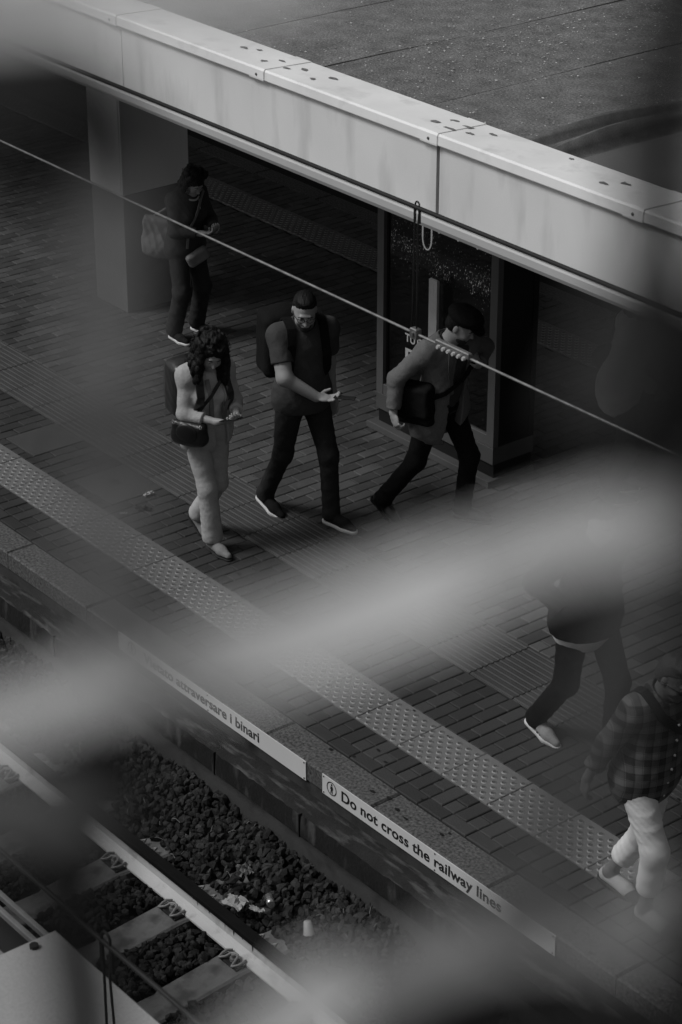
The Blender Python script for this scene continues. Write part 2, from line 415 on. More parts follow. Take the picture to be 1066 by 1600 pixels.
# tactile warning tiles with staggered flat-topped studs
def tactile_me(lx, ly, nseg):
    mb = MB().box(.002, .002, -.05, lx-.002, ly-.002, .003, .004)
    p = lx/5.0; rings = []
    for a in range(11):
        for b in range(11):
            if (a+b) % 2: continue
            cx, cy = (a+.5)*p/2, (b+.5)*p/2
            if cx > lx-.02 or cy > ly-.02: continue
            rings.append((cx, cy))
    mi = [0]*len(mb.f)
    for cx, cy in rings:
        b = len(mb.v); n = nseg
        for r_, z_ in ((.021, .002), (.0135, .0085), (.006, .0055)):
            for k in range(n): t = 2*math.pi*k/n; mb.v.append((cx+r_*math.cos(t), cy+r_*math.sin(t), z_))
        for q in (0, 1):
            for k in range(n): mb.f.append((b+q*n+k, b+q*n+(k+1) % n, b+(q+1)*n+(k+1) % n, b+(q+1)*n+k)); mi.append(1 if q == 0 else 2)
        mb.f.append(tuple(b+2*n+k for k in range(n))); mi.append(2)
    me = bpy.data.meshes.new('tactile_tile'); me.from_pydata(mb.v, [], mb.f)
    for m_ in (TACT, TACTR, TACTT): me.materials.append(m_)
    me.polygons.foreach_set('material_index', mi); return me
TM = tactile_me(.4043, TY1-TY0, 9); TMF = tactile_me(.4043, .36, 6)
x = -11.964+.4043 - 46*.4043 + .0
TX = -12.289                               # a joint line seen in the picture falls on this grid
k0 = int((X0-TX)/.4043); k1 = int((X1-TX)/.4043)
for k in range(k0, k1):
    link('tactile_tile', TM, (-11.958+.4043*(k+0), TY0, random.gauss(0, .0008)), plat)
    if k % 1 == 0: link('tactile_tile', TMF, (-11.90+.4043*k, 12.63, random.gauss(0, .0008)), plat)
# ribbed guiding tiles
def ribbed_me(lx, ly):
    mb = MB().box(.003, .002, -.05, lx-.003, ly-.002, .0, .003); n = int(round(ly/.048)); p = ly/n
    for i in range(n): mb.addv([(.004, (i+.22)*p, -.001), (lx-.004, (i+.22)*p, -.001), (lx-.004, (i+.36)*p, .0055), (.004, (i+.36)*p, .0055), (lx-.004, (i+.64)*p, .0055), (.004, (i+.64)*p, .0055), (lx-.004, (i+.78)*p, -.001), (.004, (i+.78)*p, -.001)],
                               [(0,1,2,3), (3,2,4,5), (5,4,6,7)])
    me = bpy.data.meshes.new('ribbed_tile'); me.from_pydata(mb.v, [], mb.f); me.materials.append(RIBM); return me
RM = ribbed_me(.40, RY1-RY0); RM2 = ribbed_me(.40, .45)
x = -9.095 - .40*52
while x < X1: link('ribbed_tile', RM, (x, RY0, random.gauss(0, .001)), plat); x += .40
for xa, xb in SLX2:
    o = MB().box(.006, .006, -.05, xb-xa-.006, .452, .001, .004).build('plain_slab', SLAB, plat); o.location = (xa, 8.142, 0)
# coping stones
mb_ = [MB().box(.002, 0, -.14, .996, COPEY-EDGE-.003, 0, .012)]
me = bpy.data.meshes.new('coping_stone'); me.from_pydata(mb_[0].v, [], mb_[0].f); me.materials.append(GRAN)
x = X0+.28
while x < X1: link('coping_stone', me, (x, EDGE, random.gauss(0, .0015)), plat); link('coping_stone', me, (x+.5, FAR-.225, 0), plat); x += 1.0
# platform wall, ledge and footing
wall = tag(MB().box(X0, EDGE+.012, -1.0, X1, COPEY-.01, -.143).build('platform_wall', WALLM), kind='structure')
def rough_strip(y0, y1, z0, z1, n, amp, seed):
    """long block along X with a worn, uneven top front arris"""
    r = np.random.default_rng(seed); v = []; f = []; xs = np.linspace(X0, X1, n)
    for x in xs:
        a, b = abs(r.normal(0, amp)), abs(r.normal(0, amp)); c = abs(r.normal(0, amp*1.3))
        v += [(x, y1, z1), (x, y0+.03+a, z1-.002*r.random()), (x, y0+.004+b*.3, z1-.018-c), (x, y0+r.normal(0, .002), (z0+z1)/2), (x, y0+r.normal(0, .002), z0)]
    for i in range(n-1):
        for k in range(4): f.append((i*5+k, i*5+k+1, (i+1)*5+k+1, (i+1)*5+k))
    return v, f
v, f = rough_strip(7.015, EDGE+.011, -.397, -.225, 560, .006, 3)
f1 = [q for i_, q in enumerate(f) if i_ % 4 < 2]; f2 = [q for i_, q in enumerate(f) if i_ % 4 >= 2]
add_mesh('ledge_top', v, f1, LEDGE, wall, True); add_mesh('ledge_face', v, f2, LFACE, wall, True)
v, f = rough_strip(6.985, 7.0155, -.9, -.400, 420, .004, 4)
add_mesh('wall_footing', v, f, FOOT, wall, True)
for xj in (-9.20, -10.06, -11.9, -7.5, -6.1, -13.4): MB().box(xj-.004, 7.006, -.40, xj+.004, 7.03, -.24).build('wall_joint', INK, wall)
tag(MB().box(X0, FAR-.02, -1.0, X1, FAR-.004, -.143).build('far_platform_wall', WALLM), kind='structure')

# ------------------------------------------------------------------ rails, sleepers, clips
def rail(y, name_label, X_a=-31.0, X_b=-1.5):
    r = empty('rail', (0, y, -.722))
    def prof(pr, name, m):
        n = len(pr); xs = np.linspace(X_a, X_b, 8); v = [(x, a, b) for x in xs for a, b in pr]; f = []
        for i in range(len(xs)-1):
            for k in range(n): f.append((i*n+k, (i+1)*n+k, (i+1)*n+(k+1) % n, i*n+(k+1) % n))
        f.append(tuple(range(n))); f.append(tuple((len(xs)-1)*n+k for k in range(n-1, -1, -1)))
        return add_mesh(name, v, f, m, r)
    prof([(-.075,0),(-.075,.012),(-.03,.026),(-.011,.045),(-.009,.085),(-.012,.123),(.012,.123),(.009,.085),(.011,.045),(.03,.026),(.075,.012),(.075,0)], 'rail_web', RAILW)
    prof([(-.030,.1225),(-.036,.132),(-.036,.158),(-.028,.170),(.028,.170),(.036,.158),(.036,.132),(.030,.1225)], 'rail_head', RAILH)
    # oily runs down from the head
    rr = random.Random(int(y*100)); mb = MB()
    for i in range(120):
        x = rr.uniform(-13, -6); w = rr.uniform(.003, .010); h = rr.uniform(.008, .045)*(1.6 if rr.random() < .2 else 1)
        mb.addv([(x-w, -.0128, .1235), (x+w, -.0128, .1235), (x+w*.6, -.0122, .1235-h*.6), (x, -.0122, .1235-h), (x-w*.5, -.0122, .1235-h*.7)], [(0,1,2,3,4)])
    tag(mb.build('oil_runs', DKST, r), kind='stuff')
    tag(r, name_label, 'rail'); return r
r1 = rail(RAILY[0], 'white painted rail with dark head beside the platform wall')
r2 = rail(RAILY[1], 'second rail of the near track, half hidden under the dark train roof')
# joint collar on the platform-side rail
MB().tube([(-8.222, -.074, .004), (-8.218, -.03, .030), (-8.215, -.017, .05), (-8.212, -.016, .12), (-8.212, -.04, .132), (-8.212, -.039, .165)], .006, 6).build('weld_collar', DKST, r1)

def make_sleeper():
    s = empty('sleeper', (0, 5.591, 0))
    ys = [-1.25, -1.2, -.95, -.90, -.62, -.20, -.18, .18, .20, .62, .90, .95, 1.2, 1.25]
    zs = [-.735, -.728, -.722, -.722, -.722, -.758, -.775, -.775, -.758, -.722, -.722, -.722, -.728, -.735]
    v = []; f = []
    for y, z in zip(ys, zs):
        v += [(-.135, y, -.95), (-.118, y, z-.012), (-.105, y, z), (.105, y, z), (.118, y, z-.012), (.135, y, -.95)]
    n = len(ys)
    for i in range(n-1):
        for k in range(5): f.append((i*6+k, i*6+k+1, (i+1)*6+k+1, (i+1)*6+k))
    f.append((5,4,3,2,1,0)); f.append(tuple((n-1)*6+k for k in range(6)))
    add_mesh('sleeper_beam', v, f, SLEEP, s)
    for ry in (.754, -.754):
        for sd_ in (-1, 1):
            y0 = ry + sd_*.078
            c = MB().box(-.085, min(y0, y0+sd_*.07), -.724, .085, max(y0, y0+sd_*.07), -.708, .004).build('guide_plate', DKST, s)
            y = lambda a: ry + sd_*a
            p = [(-.060, y(.062), -.692), (-.082, y(.09), -.690), (-.075, y(.125), -.690), (-.058, y(.165), -.690), (-.040, y(.132), -.692), (-.030, y(.10), -.678), (-.012, y(.082), -.676),
                 (.012, y(.082), -.676), (.030, y(.10), -.678), (.040, y(.132), -.692), (.058, y(.165), -.690), (.075, y(.125), -.690), (.072, y(.09), -.690), (.060, y(.062), -.696)]
            MB().tube(p, .0085, 6).build('rail_clip', STEEL, s, True)
            MB().disc((0, y(.105), -.708), .021, .02, 8).disc((0, y(.105), -.690), .013, .025, 6).build('clip_bolt', STEEL, s)
    return s
proto = make_sleeper()
SL_LAB = ['sleeper farthest up the track, behind the dark blur at the left edge', 'sleeper second farthest up the track, near the left edge', 'sleeper third up the track, half hidden by the dark train roof', 'sleeper just up the track from the dropper loop', 'concrete sleeper whose far end lies up the track from the crumpled wrapper',
 'concrete sleeper whose far end lies beside the crumpled pale bag', 'concrete sleeper whose far end lies beside the upturned plastic cup', 'concrete sleeper at the dark weld collar of the rail', 'sleeper nearest the bottom edge, under the pale blur']
for i, sx in enumerate(SLX):
    s = proto if i == 0 else copy_tree(proto)
    s.location = (sx, 5.591, random.gauss(0, .004)); s.rotation_euler.z = random.gauss(0, .006)
    tag(s, SL_LAB[i], 'sleeper', 'sleepers of the near track')

# ------------------------------------------------------------------ warning signs on the platform wall
def sign(x0, x1, body, tx0, tx1, icx, lab, screws):
    s = empty('warning_sign', (x0, EDGE-.006, -.135)); L = x1-x0
    MB().box(0, -.002, 0, L, .003, .133).build('sign_plate', PLATE, s)
    M = Matrix.Translation((tx0-x0, -.0032, .038)) @ Matrix.Rotation(math.pi/2, 4, 'X')
    text_mesh('lettering', body, .098, INK, s, M, bold=.020, width=tx1-tx0)
    def flat(pts, z=-.0035): return [(a, z, b) for a, b in pts]
    cx, cz = icx-x0, .072; n = 28
    mb = MB(); v = []; f = []
    for k in range(n):
        a = 2*math.pi*k/n; v += [(cx+.046*math.cos(a), -.0034, cz+.046*math.sin(a)), (cx+.039*math.cos(a), -.0034, cz+.039*math.sin(a))]
    for k in range(n): f.append((2*k, 2*k+1, (2*k+3) % (2*n), (2*k+2) % (2*n)))
    mb.addv(v, f)
    def poly(pts): mb.addv(flat([(cx+a, cz+b) for a, b in pts]), [tuple(range(len(pts)))])
    poly([(.008*math.cos(t), .026+.008*math.sin(t)) for t in np.linspace(0, 6.283, 10)[:-1]])
    poly([(-.010,.016),(.010,.016),(.013,-.006),(.006,-.006),(.006,.0),(-.006,.0),(-.006,-.006),(-.013,-.006)])
    poly([(-.006,.0),(.006,.0),(.012,-.034),(.005,-.034),(.0,-.010),(-.005,-.034),(-.012,-.034)])
    mb.build('pictogram', INK, s)
    for q in screws:
        for zz in (.012, .121): MB().disc((0,0,0), .005, .003, 8, M=Matrix.Translation((q, -.0022, zz)) @ Matrix.Rotation(math.pi/2, 4, 'X')).build('screw', DKST, s)
    tag(s, lab, 'sign', 'warning signs along the platform edge')
sign(-11.325, -9.328, 'Vietato attraversare i binari', -11.03, -9.79, -11.17, 'white strip sign ending in "aversare i binari" on the platform wall', (.015, 1.0, 1.982))
sign(-9.168, -7.17, 'Do not cross the railway lines', -8.985, -7.595, -9.078, 'white strip sign reading Do not cross the railway lines', (.015, 1.02, 1.982))

# ------------------------------------------------------------------ station canopy with roof
FY = 9.0
can = empty('station_canopy', (-10.3, FY, 0)); tag(can, 'white fascia canopy with bitumen felt roof over the platform', 'canopy')
def C(mb, name, m, smooth=False):
    o = mb.build(name, m, None, smooth); o.parent = can; o.matrix_parent_inverse = Matrix.Translation((10.3, -FY, 0)); return o
px = [-31.3, -27.8, -24.3, -20.8, -17.3, -13.8, -10.335, -6.85, -3.4]
for a, b in zip(px[:-1], px[1:]): C(MB().box(a+.0, FY, 2.697, b-(.030 if abs(b+10.335) < .01 else .006), FY+.03, 3.17, .003), 'fascia_panel', FASC)
C(MB().box(-31.3, FY+.035, 2.60, -3.4, FY+.06, 3.16), 'fascia_backing', KDK)
# rolled lower lip
pr = [(FY-.003, 2.696), (FY-.016, 2.688), (FY-.018, 2.645), (FY-.006, 2.618), (FY+.10, 2.612), (FY+.10, 2.696)]
xs = np.linspace(-31.3, -3.4, 9); v = [(x, a, b) for x in xs for a, b in pr]; f = []
for i in range(8):
    for k in range(6): f.append((i*6+k, (i+1)*6+k, (i+1)*6+(k+1) % 6, i*6+(k+1) % 6))
mb = MB(); mb.addv(v, f); C(mb, 'fascia_lip', LIP)
def coping(x0, x1):
    pr = [(FY-.030, 3.178), (FY-.034, 3.185), (FY-.032, 3.240), (FY-.022, 3.252), (FY+.36, 3.235), (FY+.372, 3.225), (FY+.372, 3.17), (FY, 3.17)]
    n = len(pr); v = [(x, a, b) for x in (x0, x1) for a, b in pr]; f = [(k, n+k, n+(k+1) % n, (k+1) % n) for k in range(n)] + [tuple(range(n)), tuple(range(2*n-1, n-1, -1))]
    mb = MB(); mb.addv(v, f); return C(mb, 'coping', COPE)
cx = [-10.318 - 1.745*k for k in range(12)][::-1] + [-10.318 + 1.745*k for k in range(1, 5)]
for a, b in zip(cx[:-1], cx[1:]): coping(a+.002, b-.002)
for c in cx:
    if not -16 < c < -5: continue
    pr = [(FY-.036, 3.176), (FY-.0375, 3.186), (FY-.0355, 3.242), (FY-.0245, 3.256), (FY+.362, 3.239), (FY+.376, 3.226)]
    v = [(x, a, b) for x in (c-.165, c-.006) for a, b in pr]; n = 6
    mb = MB(); mb.addv(v, [(k, n+k, n+k+1, k+1) for k in range(n-1)] + [(0,1,2,3,4,5), (11,10,9,8,7,6)]); o = C(mb, 'joint_cover', COPE)
    rv = MB().disc((0,0,0), .011, .006, 8, .007, M=Matrix.Translation((c-.085, FY-.037, 3.208)) @ Matrix.Rotation(math.pi/2, 4, 'X')); r_ = rv.build('rivet', CLAMP, o)
# dried foot-like marks on the coping
def smudge(x, y, s):
    z = 3.252 - (y-(FY-.022))*.0445 + .0045; n = 9; pts = []
    for k in range(n):
        a = 6.283*k/n; q = 1.3*s*random.uniform(.5, 1.25); pts.append((x+q*1.5*math.cos(a), y+q*.8*math.sin(a), z))
    return pts
mb = MB()
for x, y, s in ((-10.53,9.13,.024),(-10.47,9.24,.020),(-10.36,9.10,.026),(-10.33,9.22,.022),(-10.22,9.14,.018),(-10.13,9.24,.016),(-12.25,9.10,.02),(-12.18,9.2,.02),(-12.02,9.12,.018),(-11.93,9.2,.02),(-11.72,9.10,.018),(-11.66,9.22,.02),(-9.05,9.12,.018),(-8.98,9.22,.020),(-9.5,9.3,.012),(-12.6,9.2,.018),(-12.5,9.25,.016)):
    p = smudge(x, y, s); mb.addv(p, [tuple(range(len(p)))])
tag(C(mb, 'mud_marks', SMUDGE), kind='stuff')
# roof deck of overlapping felt sheets, laid across the platform
def felt(x0, x1, zt, m, wob=.006, seed=0, y0=FY+.36):
    r = np.random.default_rng(seed); ny = 60; ys = np.linspace(y0, 19.5, ny); nx = 14; v = []; f = []
    for i, y in enumerate(ys):
        e0 = x0+.012*math.sin(2.3*y+seed)+r.normal(0, .003); e1 = x1+.012*math.sin(2.1*y+seed*2)
        for k in range(nx):
            x = e0+(e1-e0)*min(k, nx-2)/(nx-2)
            z = zt + (.010 if k > 0 else .0) + wob*math.sin(1.7*x+.6*y+seed)*math.sin(.9*y) + r.normal(0, .0007)
            v.append((x, y, z if 0 < k < nx-1 else zt+(.003 if k == 0 else -.004)))
    for i in range(ny-1):
        for k in range(nx-1): f.append((i*nx+k, i*nx+k+1, (i+1)*nx+k+1, (i+1)*nx+k))
    mb = MB(); mb.addv(v, f); return C(mb, 'felt_sheet', m, False)
C(MB().box(-31.3, FY+.07, 2.86, -3.4, 19.5, 3.10), 'roof_deck', SOFF)
sx = [-31.2, -29, -27, -25, -23, -21, -19.2, -17.8, -16.6, -15.5, -14.4, -13.3, -12.23, -11.14]
for i in range(len(sx)-1): felt(sx[i], sx[i+1]+.03, 3.125, ROOFM, seed=i)
felt(-11.14, -10.16, 3.125, ROOFM, seed=31)
felt(-9.72, -8.0, 3.128, ROOFP, .003, seed=33); felt(-8.02, -5.9, 3.125, ROOFP, .003, seed=34); felt(-5.92, -3.5, 3.125, ROOFM, .003, seed=35)
# loose wrinkled sheet with folds between the two
r = np.random.default_rng(5); ny, nx = 80, 26; v = []; f = []
for i, y in enumerate(np.linspace(FY+.38, 19.5, ny)):
    for k in range(nx):
        t = k/(nx-1); x = -10.22+.56*t
        fold = .075*math.exp(-((t-.35-.02*math.sin(y*2.9))/.07)**2) + .10*math.exp(-((t-.80-.02*math.sin(y*2.3+1))/.06)**2) + .05*math.exp(-((t-.6)/.06)**2)
        v.append((x, y, 3.128+fold*(1+.4*math.sin(3.3*y)) + .012*math.sin(t*3.14)))
for i in range(ny-1):
    for k in range(nx-1): f.append((i*nx+k, i*nx+k+1, (i+1)*nx+k+1, (i+1)*nx+k))
mb = MB(); mb.addv(v, f); C(mb, 'felt_sheet', mat('folded_felt', .12, var=.6, scale=9, rough=.9, grain=.4, gscale=90), True)
# scraps and grit lying on the roof
mb = MB(); rr = random.Random(11)
for i in range(2200):
    x, y = rr.uniform(-13.6, -9.7), rr.uniform(9.45, 12.5); x = x if rr.random() < .5 else rr.gauss(-11.75, .45); s = rr.choice((.004, .005, .006, .008, .012))*rr.uniform(.7, 1.2)
    a = rr.uniform(0, 6.28); z = 3.145
    mb.addv([(x+s*math.cos(a), y+s*math.sin(a), z), (x+s*.7*math.cos(a+2), y+s*.7*math.sin(a+2), z+.002), (x+s*.8*math.cos(a+4), y+s*.8*math.sin(a+4), z)], [(0,1,2)])
tag(C(mb, 'roof_grit', mat('pale_grit', .42, island=.6, rough=.9)), kind='stuff')
# column: clad white above, darker base below
cl = MB().box(-16.372, 10.3, 1.06, -15.88, 10.98, 2.86, .006); C(cl, 'column', COLM)
C(MB().box(-16.366, 10.306, 0, -15.886, 10.974, 1.057, .004), 'column_base', COLD)
C(MB().box(-16.01, 10.292, 1.062, -15.90, 10.3, 2.60), 'column_strip', mat('column_strip_paint', .85, rough=.6))
for xx in (-23.3, -9.0+.7, -4.5):
    C(MB().box(xx, 10.95, 0, xx+.49, 11.6, 2.86, .006), 'column', COLD)

# ------------------------------------------------------------------ glazed display case
ka, kb, ky, kd = -12.745, -11.405, 10.5, .40
ks = empty('display_case', (ka, ky, 0)); kl = kb-ka
tag(ks, 'tall dark glazed display case under the canopy, print reading TUTTO with added glow', 'display case')
MB().box(-.05, -.055, 0, kl+.02, kd, .055, .004).build('base_lip', KPL, ks)
MB().box(.01, .02, .056, kl-.01, kd-.01, .165).build('base_recess', KDK, ks)
MB().box(0, 0, .166, kl, kd, .30, .004).build('plinth', KPL, ks)
for xx in (0, kl-.075): MB().box(xx, 0, .302, xx+.075, .05, 2.45, .004).build('frame_post', KFR, ks)
MB().box(.077, .003, .302, kl-.077, .047, .385, .003).build('frame_rail', KFR, ks)
MB().box(.077, .003, 2.37, kl-.077, .047, 2.45, .003).build('frame_rail', KFR, ks)
MB().box(0, kd-.05, .302, .05, kd, 2.45).build('rear_post', KDK, ks); MB().box(kl-.05, kd-.05, .302, kl, kd, 2.45).build('rear_post', KDK, ks)
MB().box(.076, .030, .386, kl-.076, .034, 2.369).build('front_pane', mat_glass(), ks)
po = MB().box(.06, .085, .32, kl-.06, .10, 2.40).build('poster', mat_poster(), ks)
MB().box(kl-.012, .052, .302, kl-.004, kd-.052, 2.45).build('side_panel', KDK, ks); MB().box(.004, .052, .302, .012, kd-.052, 2.45).build('side_panel', KDK, ks)
MB().box(-.02, -.02, 2.452, kl+.02, kd+.02, 2.52, .006).build('case_top', KDK, ks)
def tx(s, x, z, size, w=None): return text_mesh('lettering', s, size, GLOWP, ks, Matrix.Translation((x, .0835, z)) @ Matrix.Rotation(math.pi/2, 4, 'X'), .02, w)
tx('TUTTO', .235, .775, .092, .30); tx('F', .240, .60, .17, .095)
MB().tube([(.470+.05*math.cos(a), .081, 1.66-.09*math.sin(a)) for a in np.linspace(0, math.pi, 14)], .005, 6).tube([(.52, .081, 1.66), (.52, .081, 1.78)], .006, 6).tube([(.42, .081, 1.66), (.42, .081, 1.78)], .006, 6).build('glow_loop', GLOWP, ks)
mb = MB()
for k in range(10):
    for (a, b) in ((0, 0),): mb.disc((0,0,0), .010, .002, 8, M=Matrix.Translation((.60+.07*k, .083, 1.74+.010*(k % 3))) @ Matrix.Rotation(math.pi/2, 4, 'X'))
mb.build('glow_dots', GLOWP, ks)
hb = MB().box(.655, -.052, .90, .745, -.030, 1.44, .010)
ho = hb.build('handle', PALEP, ks); MB().box(.70, -.0535, 1.30, .706, -.052, 1.40).build('handle_slot', WHITEP, ho)
for zz in (1.0, 1.36): MB().box(.69, -.0297, zz, .71, .001, zz+.02).build('handle_stud', KFR, ho)

# ------------------------------------------------------------------ overhead line
CY, CZ, MZ = 5.59, 4.045, 4.568
def wire(x0, x1, y, z, r, m, name, lab, sag=.0):
    n = 60; o = MB().tube([(x0+(x1-x0)*i/n, y, z - sag*4*(i/n)*(1-i/n)) for i in range(n+1)], r, 8).build(name, m, None, True); tag(o, lab, 'wire'); return o
wire(-32, 0.5, CY, CZ, .0055, CABL, 'contact_wire', 'bright thin overhead wire crossing in front of the walkers')
wire(-32, 0.5, CY, MZ, .0095, CABD, 'catenary_wire', 'dark overhead cable running along the white canopy fascia')
def dropper(x, y, z0, z1, lab, dx=.0, w=.012, r=.0035, spread=.02):
    d = empty('dropper', (x, y, z1)); h = z0-z1
    p = [(-spread, 0, -.02)] + [(-spread*(1-.3*t), 0, (h-.03)*t) for t in (.3, .6, .9)] + [(-w*math.cos(a), 0, h+.012+w*1.1*math.sin(a)) for a in np.linspace(0, math.pi, 9)] + [(spread*.45*(1-.6*t)+dx*(1-t), 0, (h-.03)*t) for t in (.9, .6, .3)] + [(spread*.3+dx, 0, -.02)]
    MB().tube(p, r, 6).build('dropper_rope', CABD, d, True)
    MB().tube([(-w*1.15, 0, h-.06), (-w*1.15, 0, h-.0)], r*1.7, 6).tube([(w*1.15, 0, h-.06), (w*1.15, 0, h-.0)], r*1.7, 6).build('ferrule', CABD, d)
    MB().box(-.020, -.014, -.022, .020, .014, .024, .004).disc((0, 0, .0), .008, .008, 8, M=Matrix.Translation((.0, -.014, .004)) @ Matrix.Rotation(math.pi/2, 4, 'X')).build('dropper_clamp', CLAMP, d)
    tag(d, lab, 'dropper', 'droppers of the overhead lines'); return d
dropper(-6.545, CY, MZ, CZ, 'looped dropper hanging in front of the dark display case')
sp_ = empty('splice_clamp', (-6.315, CY, CZ))
MB().box(-.098, -.011, -.004, .098, .011, .022, .004).build('clamp_bar', CLAMP, sp_)
for k in range(6): MB().disc((0,0,0), .0095, .011, 8, .007, M=Matrix.Translation((-.075+.030*k, -.011, -.003)) @ Matrix.Rotation(math.pi/2, 4, 'X')).build('clamp_bolt', mat('bolt_bright', .50, rough=.4, metal=.3), sp_)
tag(sp_, 'six-bolt splice clamp on the bright overhead wire', 'clamp')
wire(-14, 4, 2.1, 4.57, .0058, CABD, 'catenary_wire', 'dark cable over the ballast in the lower left corner')
wire(-14, 4, 2.1, 3.95, .0058, CABD, 'contact_wire', 'dark lower wire under the catenary above the train roof')
dropper(-3.425, 2.1, 4.57, 3.95, 'looped dropper hanging in front of the pale roof box', dx=.03, w=.016, r=.0034, spread=.020)

# ------------------------------------------------------------------ train roof on the next track
tr = empty('train', (-5.0, 1.55, -.55)); tag(tr, 'dark train roof with pale gutter ribs beside the near track', 'train')
def T(mb, name, m, smooth=False):
    o = mb.build(name, m, None, smooth); o.parent = tr; o.matrix_parent_inverse = Matrix.Translation((5.0, -1.55, .55)); return o
pr = [(3.0, .2), (3.0, 2.85), (2.985, 3.05), (2.80, 3.13), (2.4, 3.20), (1.55, 3.24), (.7, 3.20), (.3, 3.13), (.12, 3.0), (.10, .2)]
xs = np.linspace(-16, 2, 7); n = len(pr); v = [(x, a, b) for x in xs for a, b in pr]; f = [(i*n+k, i*n+k+1, (i+1)*n+k+1, (i+1)*n+k) for i in range(6) for k in range(n-1)]
mb = MB(); mb.addv(v, f); T(mb, 'car_body', TRAIN)
for y, z in ((3.008, 3.075), (2.955, 3.088), (2.80, 3.145), (2.74, 3.157)):
    T(MB().box(-16, y-.009, z-.012, 2, y+.009, z+.012, .003), 'gutter_rib', TRIB)
bx = T(MB().box(-5.02, 1.2, 3.21, -3.2, 2.90, 3.30, .008), 'equipment_box', TBOX)
o = MB().disc((-4.98, 2.80, 3.30), .014, .012, 8).build('bolt', DKST, bx)
for qx, qy in ((-4.2, 2.80), (-4.98, 2.2), (-3.4, 2.8)): MB().disc((qx, qy, 3.30), .014, .012, 8).build('bolt', DKST, bx)
# ------------------------------------------------------------------ litter
def crumple(name, loc, s, m, lab, cat, flat=.5, seed=0, parent=None):
    r = np.random.default_rng(seed); n = 9; v = []; f = []
    for i in range(n):
        for j in range(n):
            v.append(((i/(n-1)-.5)*2*s + r.normal(0, s*.10), (j/(n-1)-.5)*2*s*flat + r.normal(0, s*.10), abs(r.normal(0, s*.28)) + .004))
    for i in range(n-1):
        for j in range(n-1): f.append((i*n+j, (i+1)*n+j, (i+1)*n+j+1, i*n+j+1))
    o = add_mesh(name, v, f, m, None, False); o.location = loc; o.rotation_euler.z = r.uniform(0, 3)
    return tag(o, lab, cat)
PAPER = mat('pale_paper', .34, var=.2, scale=30, rough=.8); FOIL = mat('crumpled_foil', .5, rough=.25, metal=.8); PLAS = mat('cup_plastic', .30, var=.1, rough=.5)
SH = -.635
cup = empty('cup', (-8.665, 6.662, -.59)); cup.rotation_euler = (math.radians(172), math.radians(-14), .3)
n = 16; v = []; f = []
for z, r in ((0, .022), (.075, .032), (.078, .034), (.081, .032), (.075, .030), (.003, .020)):
    for k in range(n): a = 6.283*k/n; v.append((r*math.cos(a), r*math.sin(a), z-.04))
for i in range(5):
    for k in range(n): f.append((i*n+k, i*n+(k+1) % n, (i+1)*n+(k+1) % n, (i+1)*n+k))
f.append(tuple(range(n-1, -1, -1))); f.append(tuple(5*n+k for k in range(n)))
add_mesh('cup_wall', v, f, PLAS, cup, True); tag(cup, 'pale plastic cup lying upside down on the ballast', 'cup')
can_ = empty('drink_can', (-9.02, 6.655, -.60)); can_.rotation_euler = (math.radians(80), .3, 1.0)
MB().tube([(0,0,-.05), (0,0,-.045), (0,0,-.01), (0,0,.02), (0,0,.05)], [.022, .028, .021, .028, .024], 12).build('can_body', FOIL, can_, True)
MB().disc((0, 0, .0505), .022, .003, 12).build('can_lid', FOIL, can_); tag(can_, 'shiny crushed drink can on the dark ballast', 'can')
crumple('plastic_bag', (-9.15, 6.50, -.63), .07, PAPER, 'crumpled pale bag against the far side of the rail', 'bag', .7, 1)
crumple('paper_scrap', (-9.633, 6.83, -.60), .022, PAPER, 'small white paper scrap alone among the dark stones', 'litter', .8, 2)
crumple('paper_scrap', (-8.97, 7.0, -.585), .018, PAPER, 'round pale scrap near the wall footing, above the can', 'litter', .9, 3)
crumple('paper_scrap', (-9.06, 7.0, -.58), .016, PAPER, 'tiny pale scrap closest to the wall footing', 'litter', .7, 4)
crumple('paper_scrap', (-8.75, 6.90, -.595), .018, PAPER, 'thin pale strip of paper right of the drink can', 'litter', .25, 5)
crumple('wrapper', (-9.36, 6.72, -.615), .055, mat('grey_wrapper', .12, var=.3, scale=20, rough=.6), 'grey crumpled wrapper between two sleeper ends', 'litter', .8, 6)
crumple('wrapper', (-9.02, 6.56, -.63), .045, PAPER, 'torn pale wrapper beside the shiny can', 'litter', .3, 7)
rr = random.Random(4); v = []; f = []                     # dead straws and wire in the ballast
mb = MB()
for i in range(26):
    x, y, a, L = rr.uniform(-10.5, -8.2), rr.uniform(6.5, 6.95), rr.uniform(0, 3.1), rr.uniform(.03, .09)
    z = bed_h(x, y)+.045; mb.tube([(x, y, z), (x+L*math.cos(a)*.5, y+L*math.sin(a)*.5, z+.015), (x+L*math.cos(a), y+L*math.sin(a), z+.002)], .0018, 4)
tag(mb.build('straw_debris', mat('dry_straw', .20, var=.4, rough=.9)), kind='stuff')
tag(crumple('paper_scrap', (-12.851, 8.443, .003), .042, mat('white_slip', .55, rough=.8), 'white paper slip on the pavers ahead of the striding woman', 'litter', .35, 8))
tag(crumple('flattened_carton', (-12.677, 8.279, .002), .055, mat('dark_carton', .012, rough=.8), 'dark flattened carton near the tactile strip', 'litter', .4, 9))
tag(crumple('paper_scrap', (-12.70, 8.125, .005), .026, mat('slip_two', .25, rough=.8), 'small grey scrap touching the tactile strip', 'litter', .45, 10))
crumple('paper_scrap', (-11.80, 10.93, .004), .025, PAPER, 'pale scrap on the floor right of the display case', 'litter', .6, 11)
mb = MB(); rr = random.Random(8)                        # bird marks and gum on the coping stones
